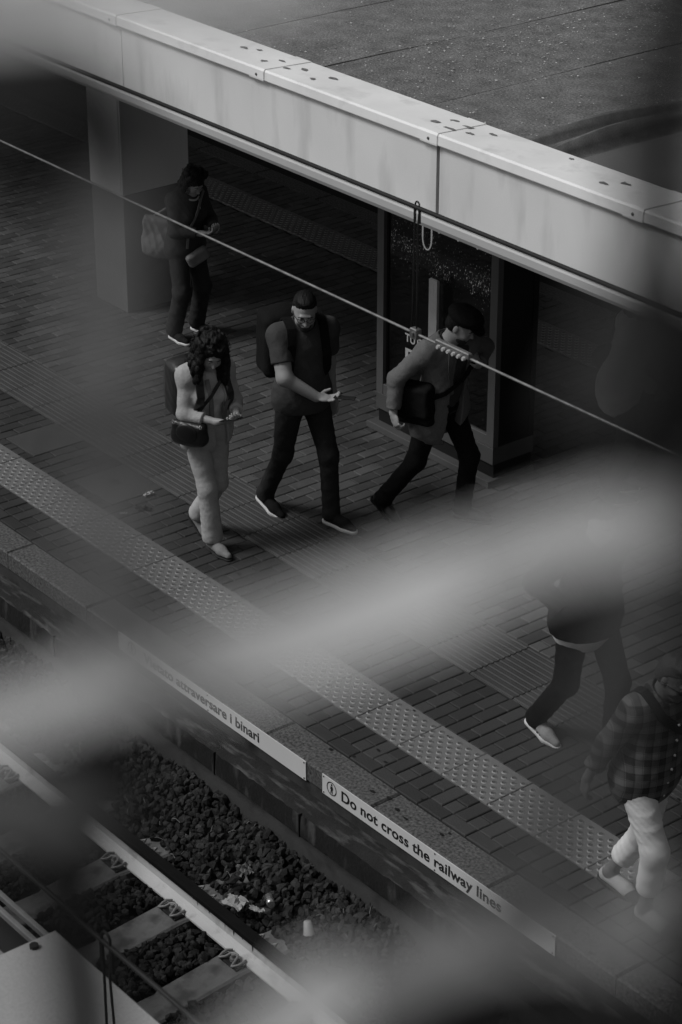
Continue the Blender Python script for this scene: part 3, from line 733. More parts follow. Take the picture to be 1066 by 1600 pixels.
for i in range(46):
    x, y = rr.uniform(-11.5, -6.5), rr.uniform(7.2, 8.9); s = rr.uniform(.006, .016)
    mb.addv([(x+s*(1.4 if k % 2 else .8)*math.cos(6.283*k/8), y+s*rr.uniform(.5, .9)*math.sin(6.283*k/8), .0052) for k in range(8)], [tuple(range(8))])
for x, y in ((-8.83,7.27),(-8.72,7.3),(-8.60,7.26),(-8.50,7.24),(-9.2,7.42),(-8.25,7.3)):
    s = .020; mb.addv([(x+s*rr.uniform(.5, 1.3)*math.cos(6.283*k/9), y+s*rr.uniform(.3, .8)*math.sin(6.283*k/9), .0056) for k in range(9)], [tuple(range(9))])
o = mb.build('gum_marks', INK, plat); tag(o, kind='stuff')
mb = MB(); mb.addv([(-13.19+.05*math.cos(6.283*k/14)*rr.uniform(.8, 1.2), 8.37+.04*math.sin(6.283*k/14), .0052) for k in range(14)], [tuple(range(14))]); mb.build('dark_spot', INK, plat)

# ------------------------------------------------------------------ figures: distance-field modelling
def V(*a): return np.array(a, np.float32)
class Field:
    def __init__(s, lo, hi, h):
        s.lo = np.array(lo, np.float32); s.h = h; s.n = np.ceil((np.array(hi)-s.lo)/h).astype(int)+1
        s.D = np.full(tuple(s.n), .3, np.float32)
    def sub(s, lo, hi):
        a = np.clip(np.floor((np.array(lo)-s.lo)/s.h).astype(int), 0, s.n); b = np.clip(np.ceil((np.array(hi)-s.lo)/s.h).astype(int)+1, 0, s.n)
        if np.any(b <= a): return None
        sl = tuple(slice(int(i), int(j)) for i, j in zip(a, b))
        ax = [s.lo[k] + s.h*np.arange(a[k], b[k], dtype=np.float32) for k in range(3)]
        return sl, ax[0][:, None, None], ax[1][None, :, None], ax[2][None, None, :]
    def comb(s, sl, d, k, mode):
        A = s.D[sl]
        if mode == 'add':
            if k > 0: hh = np.maximum(k-np.abs(A-d), 0); s.D[sl] = np.minimum(A, d) - hh*hh/(4*k)
            else: s.D[sl] = np.minimum(A, d)
        elif mode == 'cut':
            if k > 0: hh = np.maximum(k-np.abs(A+d), 0); s.D[sl] = np.maximum(A, -d) + hh*hh/(4*k)
            else: s.D[sl] = np.maximum(A, -d)
    def cone(s, a, b, r1, r2, k=.03, mode='add'):
        a, b = np.array(a, np.float32), np.array(b, np.float32); R = max(r1, r2)+k+.02
        q = s.sub(np.minimum(a, b)-R, np.maximum(a, b)+R)
        if q is None: return
        sl, x, y, z = q; ba = b-a; L = float(ba@ba)+1e-9
        x, y, z = x-a[0], y-a[1], z-a[2]; t = np.clip((x*ba[0]+y*ba[1]+z*ba[2])/L, 0, 1)
        d = np.sqrt((x-t*ba[0])**2+(y-t*ba[1])**2+(z-t*ba[2])**2) - (r1+(r2-r1)*t)
        s.comb(sl, d, k, mode)
    def ell(s, c, r, R=None, k=.03, mode='add'):
        c = np.array(c, np.float32); r = np.array(r, np.float32); E = float(r.max())+k+.02
        q = s.sub(c-E, c+E)
        if q is None: return
        sl, x, y, z = q; x, y, z = x-c[0], y-c[1], z-c[2]
        if R is not None: R = np.array(R, np.float32); x, y, z = (R[0,0]*x+R[1,0]*y+R[2,0]*z, R[0,1]*x+R[1,1]*y+R[2,1]*z, R[0,2]*x+R[1,2]*y+R[2,2]*z)
        k0 = np.sqrt((x/r[0])**2+(y/r[1])**2+(z/r[2])**2); k1 = np.sqrt((x/r[0]**2)**2+(y/r[1]**2)**2+(z/r[2]**2)**2)+1e-6
        s.comb(sl, k0*(k0-1)/k1, k, mode)
    def box(s, c, b, R=None, rd=.01, k=.0, mode='add'):
        c = np.array(c, np.float32); E = float(np.linalg.norm(b))+k+.02
        q = s.sub(c-E, c+E)
        if q is None: return
        sl, x, y, z = q; x, y, z = x-c[0], y-c[1], z-c[2]
        if R is not None: R = np.array(R, np.float32); x, y, z = (R[0,0]*x+R[1,0]*y+R[2,0]*z, R[0,1]*x+R[1,1]*y+R[2,1]*z, R[0,2]*x+R[1,2]*y+R[2,2]*z)
        qx, qy, qz = np.abs(x)-(b[0]-rd), np.abs(y)-(b[1]-rd), np.abs(z)-(b[2]-rd)
        d = np.sqrt(np.maximum(qx,0)**2+np.maximum(qy,0)**2+np.maximum(qz,0)**2)+np.minimum(np.maximum(np.maximum(qx,qy),qz),0)-rd
        s.comb(sl, d, k, mode)
    def plane(s, p, n, k=0.0):                           # keep the side the normal does not point to
        sl, x, y, z = s.sub(s.lo, s.lo+s.h*s.n); n = np.array(n, np.float32); n /= np.linalg.norm(n)
        d = (x-p[0])*n[0]+(y-p[1])*n[1]+(z-p[2])*n[2]
        s.D = np.maximum(s.D, d)
    def folds(s, amp, fz=(9, 5, 26), seed=0, lo=None, hi=None):
        q = s.sub(s.lo if lo is None else lo, (s.lo+s.h*s.n) if hi is None else hi)
        if q is None: return
        sl, x, y, z = q; m = np.abs(s.D[sl]) < .03
        X, Y, Z = [np.broadcast_to(t, m.shape)[m] for t in (x, y, z)]; o = seed*1.7
        w = .9*np.sin(11*X+7*Y+3*Z+o)+.7*np.sin(-8*X+13*Y+6*Z+2*o)
        u = 2*fz[0]*X+2*fz[1]*Y+2*fz[2]*Z
        m1 = np.clip(.5+.7*np.sin(9*Z+4*X+o)+.5*np.sin(6*Y-5*X+2*o), 0, 1); m2 = np.clip(.5+.7*np.sin(7*Z-6*Y+3*o)+.4*np.sin(8*X+o), 0, 1)
        a = np.abs(np.sin(u+2.4*w+o)); b = np.abs(np.sin(1.3*u-3.1*w+3*o+14*Y)); c = np.abs(np.sin(.6*u+26*X-17*Y+2*w))
        g = m1*(a**.7-.6)+m2*.8*(b**.7-.6)+.35*(c-.6)+.15*np.sin(47*X+33*Y-61*Z+2*w)
        s.D[sl][m] += (amp*g).astype(np.float32)
        # write back (boolean indexing on a view of a slice)
    def mesh(s, name, m, parent, smooth=True):
        D = s.D; S = D < 0; nx, ny, nz = D.shape
        c = np.zeros((nx-1, ny-1, nz-1), np.uint8)
        for i in (0,1):
            for j in (0,1):
                for k in (0,1): c += S[i:nx-1+i, j:ny-1+j, k:nz-1+k]
        act = np.argwhere((c > 0) & (c < 8)); idx = np.full(c.shape, -1, np.int32); idx[tuple(act.T)] = np.arange(len(act))
        acc = np.zeros((len(act), 3), np.float32); cnt = np.zeros(len(act), np.float32)
        cor = [(i,j,k) for i in (0,1) for j in (0,1) for k in (0,1)]
        val = {q: D[act[:,0]+q[0], act[:,1]+q[1], act[:,2]+q[2]] for q in cor}
        for a in cor:
            for ax in range(3):
                if a[ax]: continue
                b = list(a); b[ax] = 1; b = tuple(b); da, db = val[a], val[b]; hit = (da < 0) != (db < 0)
                t = np.where(hit, da/np.where(hit, da-db, 1), 0); p = np.tile(np.array(a, np.float32), (len(act), 1)); p[:, ax] += t
                acc[hit] += p[hit]; cnt[hit] += 1
        P = (act+acc/np.maximum(cnt, 1)[:, None])*s.h+s.lo
        Q = []
        for ax in range(3):
            u, w = [(1,2),(2,0),(0,1)][ax]
            a = np.take(S, range(0, S.shape[ax]-1), ax); b = np.take(S, range(1, S.shape[ax]), ax)
            e = np.argwhere(a != b); e = e[(e[:, u] > 0) & (e[:, w] > 0) & (e[:, u] < S.shape[u]-1) & (e[:, w] < S.shape[w]-1)]
            fl = a[tuple(e.T)]
            def cell(du, dw):
                q = e.copy(); q[:, u] += du; q[:, w] += dw; return idx[tuple(q.T)]
            q = np.stack([cell(-1,-1), cell(0,-1), cell(0,0), cell(-1,0)], 1); q[~fl] = q[~fl][:, ::-1]; Q.append(q)
        Q = np.vstack(Q); me = bpy.data.meshes.new(name)
        me.vertices.add(len(P)); me.vertices.foreach_set('co', P.astype(np.float32).ravel())
        me.loops.add(len(Q)*4); me.loops.foreach_set('vertex_index', Q.astype(np.int32).ravel())
        me.polygons.add(len(Q)); me.polygons.foreach_set('loop_start', np.arange(0, len(Q)*4, 4, dtype=np.int32))
        me.polygons.foreach_set('use_smooth', np.full(len(Q), smooth)); me.update(calc_edges=True); me.validate()
        me.materials.append(m); o = bpy.data.objects.new(name, me); COL.objects.link(o); o.parent = parent; return o

def Rz(a): c, s = math.cos(a), math.sin(a); return np.array([[c,-s,0],[s,c,0],[0,0,1]])
def Ry(a): c, s = math.cos(a), math.sin(a); return np.array([[c,0,s],[0,1,0],[-s,0,c]])
def Rx(a): c, s = math.cos(a), math.sin(a); return np.array([[1,0,0],[0,c,-s],[0,s,c]])
def ik(a, b, l1, l2, pole):
    a, b, pole = np.array(a, float), np.array(b, float), np.array(pole, float); d = b-a; L = np.linalg.norm(d); u = d/L
    if L > (l1+l2)*.998: b = a+u*(l1+l2)*.998; L = (l1+l2)*.998
    x = (l1*l1-l2*l2+L*L)/(2*L); h = math.sqrt(max(l1*l1-x*x, 0)); p = pole-u*(pole@u); p /= np.linalg.norm(p)
    return a+u*x+p*h, b

class Person:
    """joints in the person's own frame: x ahead, y to the left, z up, origin on the ground"""
    def __init__(s, loc, head_deg, k=1.0, fem=False, pz=.92, px=0, py=0, lean=0, twist=0, side=0, feet=None, hands=None, hp=0, hy=0, hr=0, skin=SKIN, label='', ar=1.0):
        s.ar = ar
        s.k = k; s.fem = fem; s.skin = skin; s.F = []
        s.root = empty('person', loc, math.radians(head_deg)); tag(s.root, label, 'person', 'people on the platform')
        s.R = Rz(math.radians(twist)) @ Rx(math.radians(side)) @ Ry(math.radians(lean))
        s.P = np.array([px, py, pz])*1.0
        T = lambda x, y, z: s.P + s.R @ (np.array([x, y, z])*k)
        s.T = T; sw = .152 if fem else .172
        s.N = T(0, 0, .505); s.S = {1: T(-.005, sw, .455), -1: T(-.005, -sw, .455)}
        s.Hr = s.R @ Rz(math.radians(hy)) @ Rx(math.radians(hr)) @ Ry(math.radians(hp))
        s.H = s.N + s.Hr @ (np.array([.022, 0, .150])*k)
        s.hip = {q: s.P + Rz(math.radians(twist*.5)) @ np.array([0, q*.09*k, -.02*k]) for q in (1, -1)}
        s.knee = {}; s.ank = {}; s.footM = {}
        for q in (1, -1):
            fx, fy, fyaw, pit, lift = feet[q]
            F = Rz(math.radians(fyaw)) @ Ry(math.radians(pit)); o = np.array([fx, fy, lift])
            s.footM[q] = (F, o); a = o + F @ (np.array([-.125, 0, .085])*k)
            kn, a = ik(s.hip[q], a, .43*k, .415*k, F @ np.array([1, 0, .1])); s.knee[q] = kn; s.ank[q] = a
        s.elb = {}; s.wri = {}; s.hand = {}
        for q in (1, -1):
            w, pole, hd, hn, curl = hands[q]
            e, w = ik(s.S[q], np.array(w), .285*k, .245*k, pole); s.elb[q] = e; s.wri[q] = w; s.hand[q] = (np.array(hd, float), np.array(hn, float), curl)
    def snap(s, pts, nrm, off=.007):
        """densify a strap path and lift it clear of the clothes"""
        P = [np.array(q, float) for q in pts]; Q = [np.array(q, float) for q in nrm]; Q = [q/np.linalg.norm(q) for q in Q]; A = []; B = []
        for i in range(len(P)-1):
            for j in range(5): t = j/5; A.append(P[i]*(1-t)+P[i+1]*t); n = Q[i]*(1-t)+Q[i+1]*t; B.append(n/np.linalg.norm(n))
        A.append(P[-1]); B.append(Q[-1]); hs = []
        for a, n in zip(A, B):
            h = -.06
            while h < .14:
                c = a+n*h; d = 9
                for F in s.F:
                    k = np.round((c-F.lo)/F.h).astype(int)
                    if np.all(k >= 0) and np.all(k < F.n): d = min(d, float(F.D[tuple(k)]))
                if d > off: break
                h += .004
            hs.append(max(h, -.02) if h < .138 else 0)
        hs = np.array(hs); hs = np.convolve(np.pad(hs, 2, 'edge'), np.ones(5)/5, 'valid')+.003
        return [a+n*h for a, n, h in zip(A, B, hs)], B
    def bounds(s, pad=.16, z0=-.02, z1=None, only=None):
        pts = [s.P, s.N, s.H+[0,0,.14*s.k]]+[v for d in (s.S, s.hip, s.knee, s.ank, s.elb, s.wri) for v in d.values()]
        pts = np.array(pts); lo = pts.min(0)-pad; hi = pts.max(0)+pad; lo[2] = max(lo[2], z0); hi[2] = hi[2] if z1 is None else z1
        return lo, hi
    def torso(s, F, e=0.0, k=.05, bust=True):
        R, T, q = s.R, s.T, s.k; f = s.fem
        F.ell(T(.005, 0, .33), np.array([.100, .148 if f else .168, .185])*q+e, R, k); F.ell(T(.01, 0, .16), np.array([.092 if f else .108, .122 if f else .148, .16])*q+e, R, k)
        F.ell(s.P+s.R@np.array([-.01, 0, .0]), np.array([.115, .165 if f else .162, .125])*q+e, R, k)
        F.cone(s.S[1]*.94+s.N*.06-s.R@np.array([0,0,.03]), s.S[-1]*.94+s.N*.06-s.R@np.array([0,0,.03]), .058*q+e, .058*q+e, k)
        for g in (1, -1):
            F.cone(s.T(-.01, g*.03, .50), s.S[g], .048*q+e, .050*q+e, .05)
            if f: F.ell(T(.085, g*.07, .30), np.array([.05, .058, .055])*q+e, R, .04)
    def legs(s, F, r=(.088, .058, .050, .040), e=0.0, calf=True, ball=True):
        q = s.k
        for g in (1, -1):
            F.cone(s.hip[g], s.knee[g], r[0]*q+e, r[1]*q+e, .04); F.cone(s.knee[g], s.ank[g], r[2]*q+e, r[3]*q+e, .03)
            if calf:
                dn = s.ank[g]-s.knee[g]; dn /= np.linalg.norm(dn); fx = s.footM[g][0]@np.array([1, 0, 0]); b = fx-dn*(fx@dn); b /= np.linalg.norm(b); F.cone(s.knee[g]*.82+s.ank[g]*.18-b*.006, s.knee[g]*.5+s.ank[g]*.5-b*.008, .046*q, .042*q, .03)
    def arms(s, F, r=(.050, .039, .037, .026), e=0.0, upto=1.0, sides=(1, -1)):
        q = s.k
        for g in sides:
            S, E, Wr = s.S[g], s.elb[g], s.wri[g]
            if upto <= .5:
                t = upto/.5; F.cone(S, S+(E-S)*t, r[0]*q+e, (r[0]+(r[1]-r[0])*t)*q+e, .04)
            else:
                q = q*s.ar if upto == 1.0 else q; F.cone(S, E, r[0]*q+e, r[1]*q+e, .04); t = (upto-.5)/.5; F.cone(E, E+(Wr-E)*t, r[2]*q+e, (r[2]+(r[3]-r[2])*t)*q+e, .03)
    def cuff(s, F, g, upto, n=.06):
        """flat end for a sleeve: clears everything past the cuff"""
        S, E, Wr = s.S[g], s.elb[g], s.wri[g]
        a, b, t = (S, E, upto/.5) if upto <= .5 else (E, Wr, (upto-.5)/.5)
        d = (b-a)/np.linalg.norm(b-a); c = a+(b-a)*t
        M = np.array(Vector(d).to_track_quat('X', 'Z').to_matrix()); F.box(c+d*n, (n, .085, .085), M, .002, 0, 'cut')
    def hands_sdf(s, F):
        q = s.k
        for g in (1, -1):
            d, n, curl = s.hand[g]; d = d/np.linalg.norm(d); n = n-d*(n@d); n /= np.linalg.norm(n); t = np.cross(d, n)*g   # t: towards the thumb side
            w = s.wri[g]; M = np.stack([d, t, n], 1)
            F.ell(w+d*.052*q, np.array([.050, .040, .017])*q, M, .012); F.cone(w, w+d*.03*q, .025*q, .022*q, .015)
            for i, (off, L) in enumerate(((.028, .074), (.009, .082), (-.010, .076), (-.028, .060))):
                p = w+d*.088*q+t*off*q; a = 0; ln = L*q*np.array([.45, .3, .25])
                for j in range(3):
                    a += curl*(.8, 1.1, .8)[j]; dd = d*math.cos(a)+n*math.sin(a); p2 = p+dd*ln[j]
                    F.cone(p, p2, (.0092, .0084, .0078)[j]*q, (.0084, .0078, .0068)[j]*q, .004); p = p2
            p = w+d*.025*q+t*.026*q; dd = d*.62+t*.62+n*.35; dd /= np.linalg.norm(dd); p2 = p+dd*.042*q; F.cone(p, p2, .0135*q, .011*q, .008)
            dd = d*.92+t*.08+n*.38*(1+curl); dd /= np.linalg.norm(dd); F.cone(p2, p2+dd*.036*q, .0108*q, .0085*q, .005)
    def head_sdf(s, F):
        R, q = s.Hr, s.k*.96; h = lambda x, y, z: s.H+R@(np.array([x, y, z])*q); E = lambda c, r, k=.02, m='add': F.ell(h(*c), np.array(r)*q, R, k, m)
        F.cone(s.N-s.R@np.array([.0, 0, .03]), h(-.022, 0, -.055), .062*s.k if not s.fem else .052*s.k, .054*s.k if not s.fem else .046*s.k, .03)
        E((-.012, 0, .035), (.097, .076, .088)); E((.028, 0, -.045), (.064, .057, .082), .03); E((.030, 0, -.02), (.066, .064, .06), .03)
        F.ell(h(.066, 0, -.098), np.array([.026, .030, .024])*q, R, .025)
        F.cone(h(.086, -.030, .024), h(.086, .030, .024), .011*q, .011*q, .012)
        for g in (1, -1):
            E((.099, g*.031, .002), (.014, .017, .011), .008, 'cut'); E((.078, g*.031, .001), (.014, .015, .012), .003)
            E((.066, g*.042, -.034), (.022, .020, .022), .02)
            E((-.008, g*.078, -.002), (.019, .009, .032), .008)
        F.cone(h(.088, 0, .012), h(.114, 0, -.032), .008*q, .012*q, .010)
        for g in (1, -1): F.cone(h(.100, g*.010, -.036), h(.100, g*.011, -.036), .009*q, .009*q, .006)
        F.cone(h(.088, -.020, -.066), h(.088, .020, -.066), .009*q, .009*q, .008); F.cone(h(.098, -.010, -.064), h(.098, .010, -.064), .006*q, .006*q, .006)
        E((.104, 0, -.067), (.010, .024, .0022), .002, 'cut')
    def body(s, legs=True, res=.005):
        lo, hi = s.bounds(.17); F = Field(lo, hi, res)
        s.torso(F, -.012); s.arms(F); 
        if legs:
            s.legs(F, r=(.080, .052, .045, .036))
            for g in (1, -1):
                M, o = s.footM[g]; F.cone(s.ank[g], o+M@(np.array([.0, 0, .03])*s.k), .036*s.k, .024*s.k, .03); F.cone(s.ank[g], o+M@(np.array([-.15, 0, .035])*s.k), .034*s.k, .028*s.k, .02)
        s.hands_sdf(F); s.head_sdf(F)
        o = F.mesh('body', s.skin, s.root)
        R, q = s.Hr, s.k*.96; h = lambda x, y, z: s.H+R@(np.array([x, y, z])*q)
        for g in (1, -1):
            mb = MB(); uv_ball(mb, h(.081, g*.031, .001), .0125*q, R); mb.build('eye', EYE, s.root, True)
            mb = MB(); uv_ball(mb, h(.0885, g*.031, -.001), .0065*q, R); mb.build('iris', PUP, s.root, True)
            MB().tube([h(.094, g*.012, .017), h(.098, g*.03, .024), h(.086, g*.052, .020)], [.0035*q, .0045*q, .002*q], 6).build('eyebrow', HAIR, s.root, True)
        return o
    def trousers(s, m, cuffz=.05, r=(.100, .078, .074, .068), waist=.07, fold=.004, seed=1, name='trousers', len_=None, fz=(6, 4, 18)):
        lo, hi = s.bounds(.16, z0=.0, z1=s.P[2]+.22); F = Field(lo, hi, .0075); R = s.R; q = s.k
        F.ell(s.P+R@np.array([-.008, 0, .02]), np.array([.126, .178 if s.fem else .172, .125])*q, R, .04)
        for g in (1, -1):
            ca = s.ank[g] if len_ is None else s.knee[g]+(s.ank[g]-s.knee[g])*len_
            F.cone(s.hip[g], s.knee[g], r[0]*q, r[1]*q, .05); F.cone(s.knee[g], ca, r[2]*q, r[3]*q, .04)
            if len_ is None: F.cone(ca, ca+np.array([0, 0, -.02]), r[3]*q, r[3]*q*1.02, .02)
        F.folds(fold, fz, seed)
        for g in (1, -1):
            ca = s.ank[g] if len_ is None else s.knee[g]+(s.ank[g]-s.knee[g])*len_; d = (s.ank[g]-s.knee[g]); d /= np.linalg.norm(d)
            c = ca+d*.03; M = np.array(Vector(d).to_track_quat('X', 'Z').to_matrix()); F.box(c+d*.10, (.10, .115, .115), M, .004, 0, 'cut')
        n = R@np.array([0, 0, 1.]); F.plane(s.P+n*waist, n)
        return F.mesh(name, m, s.root)
    def top(s, m, name='t_shirt', e=.014, sleeve=.33, hem=-.04, neck=.085, fold=.003, seed=2, r=(.056, .050, .046, .036), cuts=(), extra=None, res=.0075, ease=0.0, fz=(7, 5, 12)):
        lo, hi = s.bounds(.16, z0=.3, z1=s.N[2]+.12); F = Field(lo, hi, res); q = s.k; R = s.R
        s.arms(F, r, e=0, upto=sleeve)
        for g in (1, -1): s.cuff(F, g, sleeve)
        FA = F.D.copy(); F.D[:] = .3
        s.torso(F, e)
        if ease: F.ell(s.P+R@np.array([.0, 0, .05]), np.array([.122, .172, .22])*q+ease, R, .05)
        if hem < -.06: F.ell(s.P+R@np.array([-.005, 0, -.02]), np.array([.142, .200, .21])*q+ease, R, .05)
        F0 = Field.__new__(Field); F0.lo, F0.h, F0.n, F0.D = F.lo, F.h, F.n, F.D.copy(); s.F.append(F0)
        if hem < -.2: F.ell(s.P+R@np.array([.0, 0, -.12]), np.array([.172, .222, .26])*q+ease, R, .05)
        hh = np.maximum(.03-np.abs(F.D-FA), 0); F.D = np.minimum(F.D, FA)-hh*hh/.12
        if extra: extra(F)
        F.folds(fold, fz, seed)
        n = R@np.array([0, 0, 1.]); F.plane(s.P+n*hem, -n)
        F.ell(s.N+R@np.array([.025, 0, .045]), np.array([neck, neck*.92, .075]), R, .0, 'cut')
        for c in cuts: c(F)
        return F.mesh(name, m, s.root)
    def shoe(s, g, mu, ms, style='sneaker'):
        M, o = s.footM[g]; q = s.k; p = lambda x, y, z: o+M@(np.array([x, y, z])*q)
        lo = o-.26; hi = o+.26; F = Field(lo, hi, .005)
        F.cone(p(-.15, 0, .045), p(.0, 0, .042), .036*q, .038*q, .02); F.cone(p(.0, 0, .040), p(.075, g*-.006, .032), .038*q, .026*q, .02)
        F.cone(p(-.145, 0, .06), p(-.125, 0, .10), .036*q, .040*q, .02); F.cone(p(-.10, 0, .075), p(-.02, 0, .05), .033*q, .030*q, .02)
        F.plane(p(0, 0, .022), M@np.array([0, 0, -1.])); F.plane(p(-.125, 0, .115 if style != 'boot' else .2), M@np.array([0, 0, 1.]))
        if style == 'boot': F.cone(s.ank[g], s.ank[g]+(s.knee[g]-s.ank[g])*.22, .046*q, .050*q, .02)
        u = F.mesh('shoe', mu, s.root)
        F = Field(lo, hi, .005)
        h = .012 if style == 'boot' else .017
        F.cone(p(-.155, 0, h), p(.0, 0, h), .041*q, .044*q, .01); F.cone(p(.0, 0, h), p(.080, g*-.006, h+.004), .044*q, .031*q, .02)
        F.plane(p(0, 0, .026 if style != 'boot' else .014), M@np.array([0, 0, 1.])); F.plane(p(0, 0, .0 if style != 'boot' else .004), M@np.array([-.02, 0, -1.]))
        if style == 'boot': F.box(p(-.155, 0, .008), (.026, .026, .018), M, .004)
        F.mesh('sole', ms, u); return u
    def hair(s, m, kind, seed=0):
        R, q = s.Hr, s.k*.96; h = lambda x, y, z: s.H+R@(np.array([x, y, z])*q); r = np.random.default_rng(seed)
        F = Field(s.H-.30*q, s.H+.24*q, .005)
        if kind == 'short':
            F.ell(h(-.018, 0, .042), np.array([.099, .081, .091])*q, R, .01); F.ell(h(-.045, 0, -.01), np.array([.070, .078, .076])*q, R, .02)
            F.box(h(.105, 0, -.040), np.array([.085, .12, .112])*q, R@Ry(math.radians(-12)), .02, .01, 'cut')
            F.box(h(-.02, 0, -.13), np.array([.2, .2, .09])*q, R, .01, 0, 'cut')
            F.ell(h(-.005, .085, -.005), np.array([.024, .03, .036])*q, R, .005, 'cut'); F.ell(h(-.005, -.085, -.005), np.array([.024, .03, .036])*q, R, .005, 'cut')
            F.ell(h(.018, 0, .110), np.array([.066, .060, .030])*q, R, .02)
        elif kind == 'curly':
            F.ell(h(-.03, 0, .045), np.array([.118, .112, .105])*q, R, .02); UZ = R@np.array([0, 0, 1.])*.45+np.array([0, 0, .55])
            F.ell(s.H+R@(np.array([-.055, 0, 0])*q)-UZ*.085*q, np.array([.085, .125, .12])*q, R, .03)
            for g in (1, -1): F.cone(h(.01, g*.085, .02), s.H+R@(np.array([.035, g*.095, 0])*q)-UZ*.20*q, .045*q, .040*q, .03)
            for i in range(560):
                t = r.random(); a = r.uniform(-2.45, 2.45)+math.pi; rad = .098+.045*min(1, t*1.6)*r.uniform(.7, 1.15); z = .11-.36*t*(1-.15*abs(math.sin(a*2)))
                x = rad*math.cos(a)*1.08-.02; y = rad*math.sin(a)*1.05
                if x > .04 and abs(y) < .068: continue
                F.ell(s.H+R@(np.array([x, y, 0])*q)+UZ*z*q, np.array([.013, .013, .020])*q*r.uniform(.6, 1.5), None, .010)
            for i in range(90):
                a = r.uniform(0, 6.28); b = r.uniform(.3, 1.5); F.ell(h(-.02+.112*math.cos(a)*math.cos(b), .105*math.sin(a)*math.cos(b), .055+.098*math.sin(b)), np.array([.013]*3)*q*r.uniform(.6, 1.5), None, .010)
            F.ell(h(.110, -.012, -.030), np.array([.070, .064, .088])*q, R, .01, 'cut')
        elif kind == 'bob':
            F.ell(h(-.022, 0, .045), np.array([.112, .096, .098])*q, R, .02); F.ell(h(-.045, 0, -.03), np.array([.085, .098, .10])*q, R, .03)
            for i in range(80):
                a = r.uniform(-2.2, 2.2)+math.pi; t = r.random(); F.ell(h(.098*math.cos(a)-.02, .092*math.sin(a), .12-.24*t), np.array([.022, .022, .035])*q, R, .015)
            F.ell(h(.085, 0, -.045), np.array([.06, .062, .085])*q, R, .01, 'cut')
        F.folds(.0035, (40, 30, 12), seed)
        o = F.mesh('hair', m, s.root)
        if kind != 'short':
            mb = MB(); UZ = R@np.array([0, 0, 1.])*.45+np.array([0, 0, .55]); L = 1.0 if kind == 'curly' else .55
            for i in range(170 if kind == 'curly' else 80):
                a = r.uniform(-2.4, 2.4)+math.pi; z0 = r.uniform(-.12*L, .12); rad = .125+.02*r.random() if kind == 'curly' else .102
                c = s.H+R@(np.array([rad*math.cos(a)*1.05-.02, rad*math.sin(a), 0])*q)+UZ*z0*q; ph = r.uniform(0, 6.28); cr = r.uniform(.005, .010); n_ = 9; ln = r.uniform(.05, .11)*L
                mb.tube([c-UZ*ln*t/n_*q+cr*np.array([math.cos(ph+1.5*t), math.sin(ph+1.5*t), 0])+.004*t*(c-s.H) for t in range(n_)], [.0016]*n_, 3)
            tag(mb.build('loose_curls', m, o), kind='stuff')
        return o

def uv_ball(mb, c, r, R=np.eye(3), n=10, mrows=6):
    v = []; f = []; c = np.array(c)
    for i in range(mrows+1):
        th = math.pi*i/mrows
        for k in range(n): a = 6.2832*k/n; v.append(c+R@np.array([r*math.sin(th)*math.cos(a), r*math.sin(th)*math.sin(a), r*math.cos(th)]))
    for i in range(mrows):
        for k in range(n): f.append((i*n+k, (i+1)*n+k, (i+1)*n+(k+1) % n, i*n+(k+1) % n))
    mb.addv(v, f)

def held(name, p, lab, cat, grp=None):           # a thing a person carries: top-level, standing in that person's frame
    o = empty(name, p.root.location, p.root.rotation_euler.z); return tag(o, lab, cat, grp)
def phone(p, c, d, n, lab, L=.15):
    o = held('phone', p, lab, 'phone', 'phones in hand'); d = Vector(d).normalized(); n = Vector(n); n = (n-d*n.dot(d)).normalized(); t = d.cross(n)
    M = Matrix.Translation(Vector(c)) @ Matrix((d, t, n)).transposed().to_4x4()
    MB().box(-L/2, -.036, -.004, L/2, .036, .004, .003, M).build('phone_case', PHONE, o); MB().box(-L/2+.006, -.032, .0042, L/2-.006, .032, .0047, 0, M).build('screen', mat('phone_screen', .03, rough=.08, spec=.7), o); return o
def backpack(p, off, size, m, lab, strap=True, tilt=0, pocket=True, sides=(1, -1)):
    o = held('backpack', p, lab, 'backpack', 'bags carried by the walkers'); R = p.R@Ry(math.radians(tilt)); c = p.T(*off); k = np.array(size)
    F = Field(c-.36, c+.36, .008); F.box(c, k, R, .055, 0); F.ell(c+R@np.array([0, 0, k[2]*.72]), (k[0]*.95, k[1]*.92, k[2]*.42), R, .03)
    if pocket: F.box(c+R@np.array([-k[0]*.75, 0, -k[2]*.35]), (k[0]*.6, k[1]*.8, k[2]*.5), R, .04, .02)
    F.folds(.004, (8, 6, 9), 5); F.mesh('pack_body', m, o)
    if strap:
        for g in sides:
            y = g*.105*p.k; pts = [(-.115, y*.8, .42), (-.085, y*.9, .495), (-.02, y, .525), (.055, y, .495), (.105, y*1.05, .42), (.128, y*1.15, .33), (.118, y*1.25, .23), (.095, y*1.34, .18)]
            nr = [(-1,0,.5), (-.6,0,1), (0,0,1), (.6,0,1), (1,0,.6), (1,0,.1), (1,.3*g,0), (.8,.7*g,0)]
            a_, b_ = p.snap([p.T(*q) for q in pts], [p.R@np.array(q) for q in nr]); MB().ribbon(a_, b_, .058*p.k, .014).build('strap', m, o)
    return o
C1 = cloth
def strap_line(p, pts, nrm, w, m, o, name='strap'): a_, b_ = p.snap([p.T(*q) for q in pts], [p.R@np.array(q) for q in nrm], .004 if name == 'lapel' else .007); return MB().ribbon(a_, b_, w, .010).build(name, m, o)
BLACKC = cloth('black_cloth', .007); 
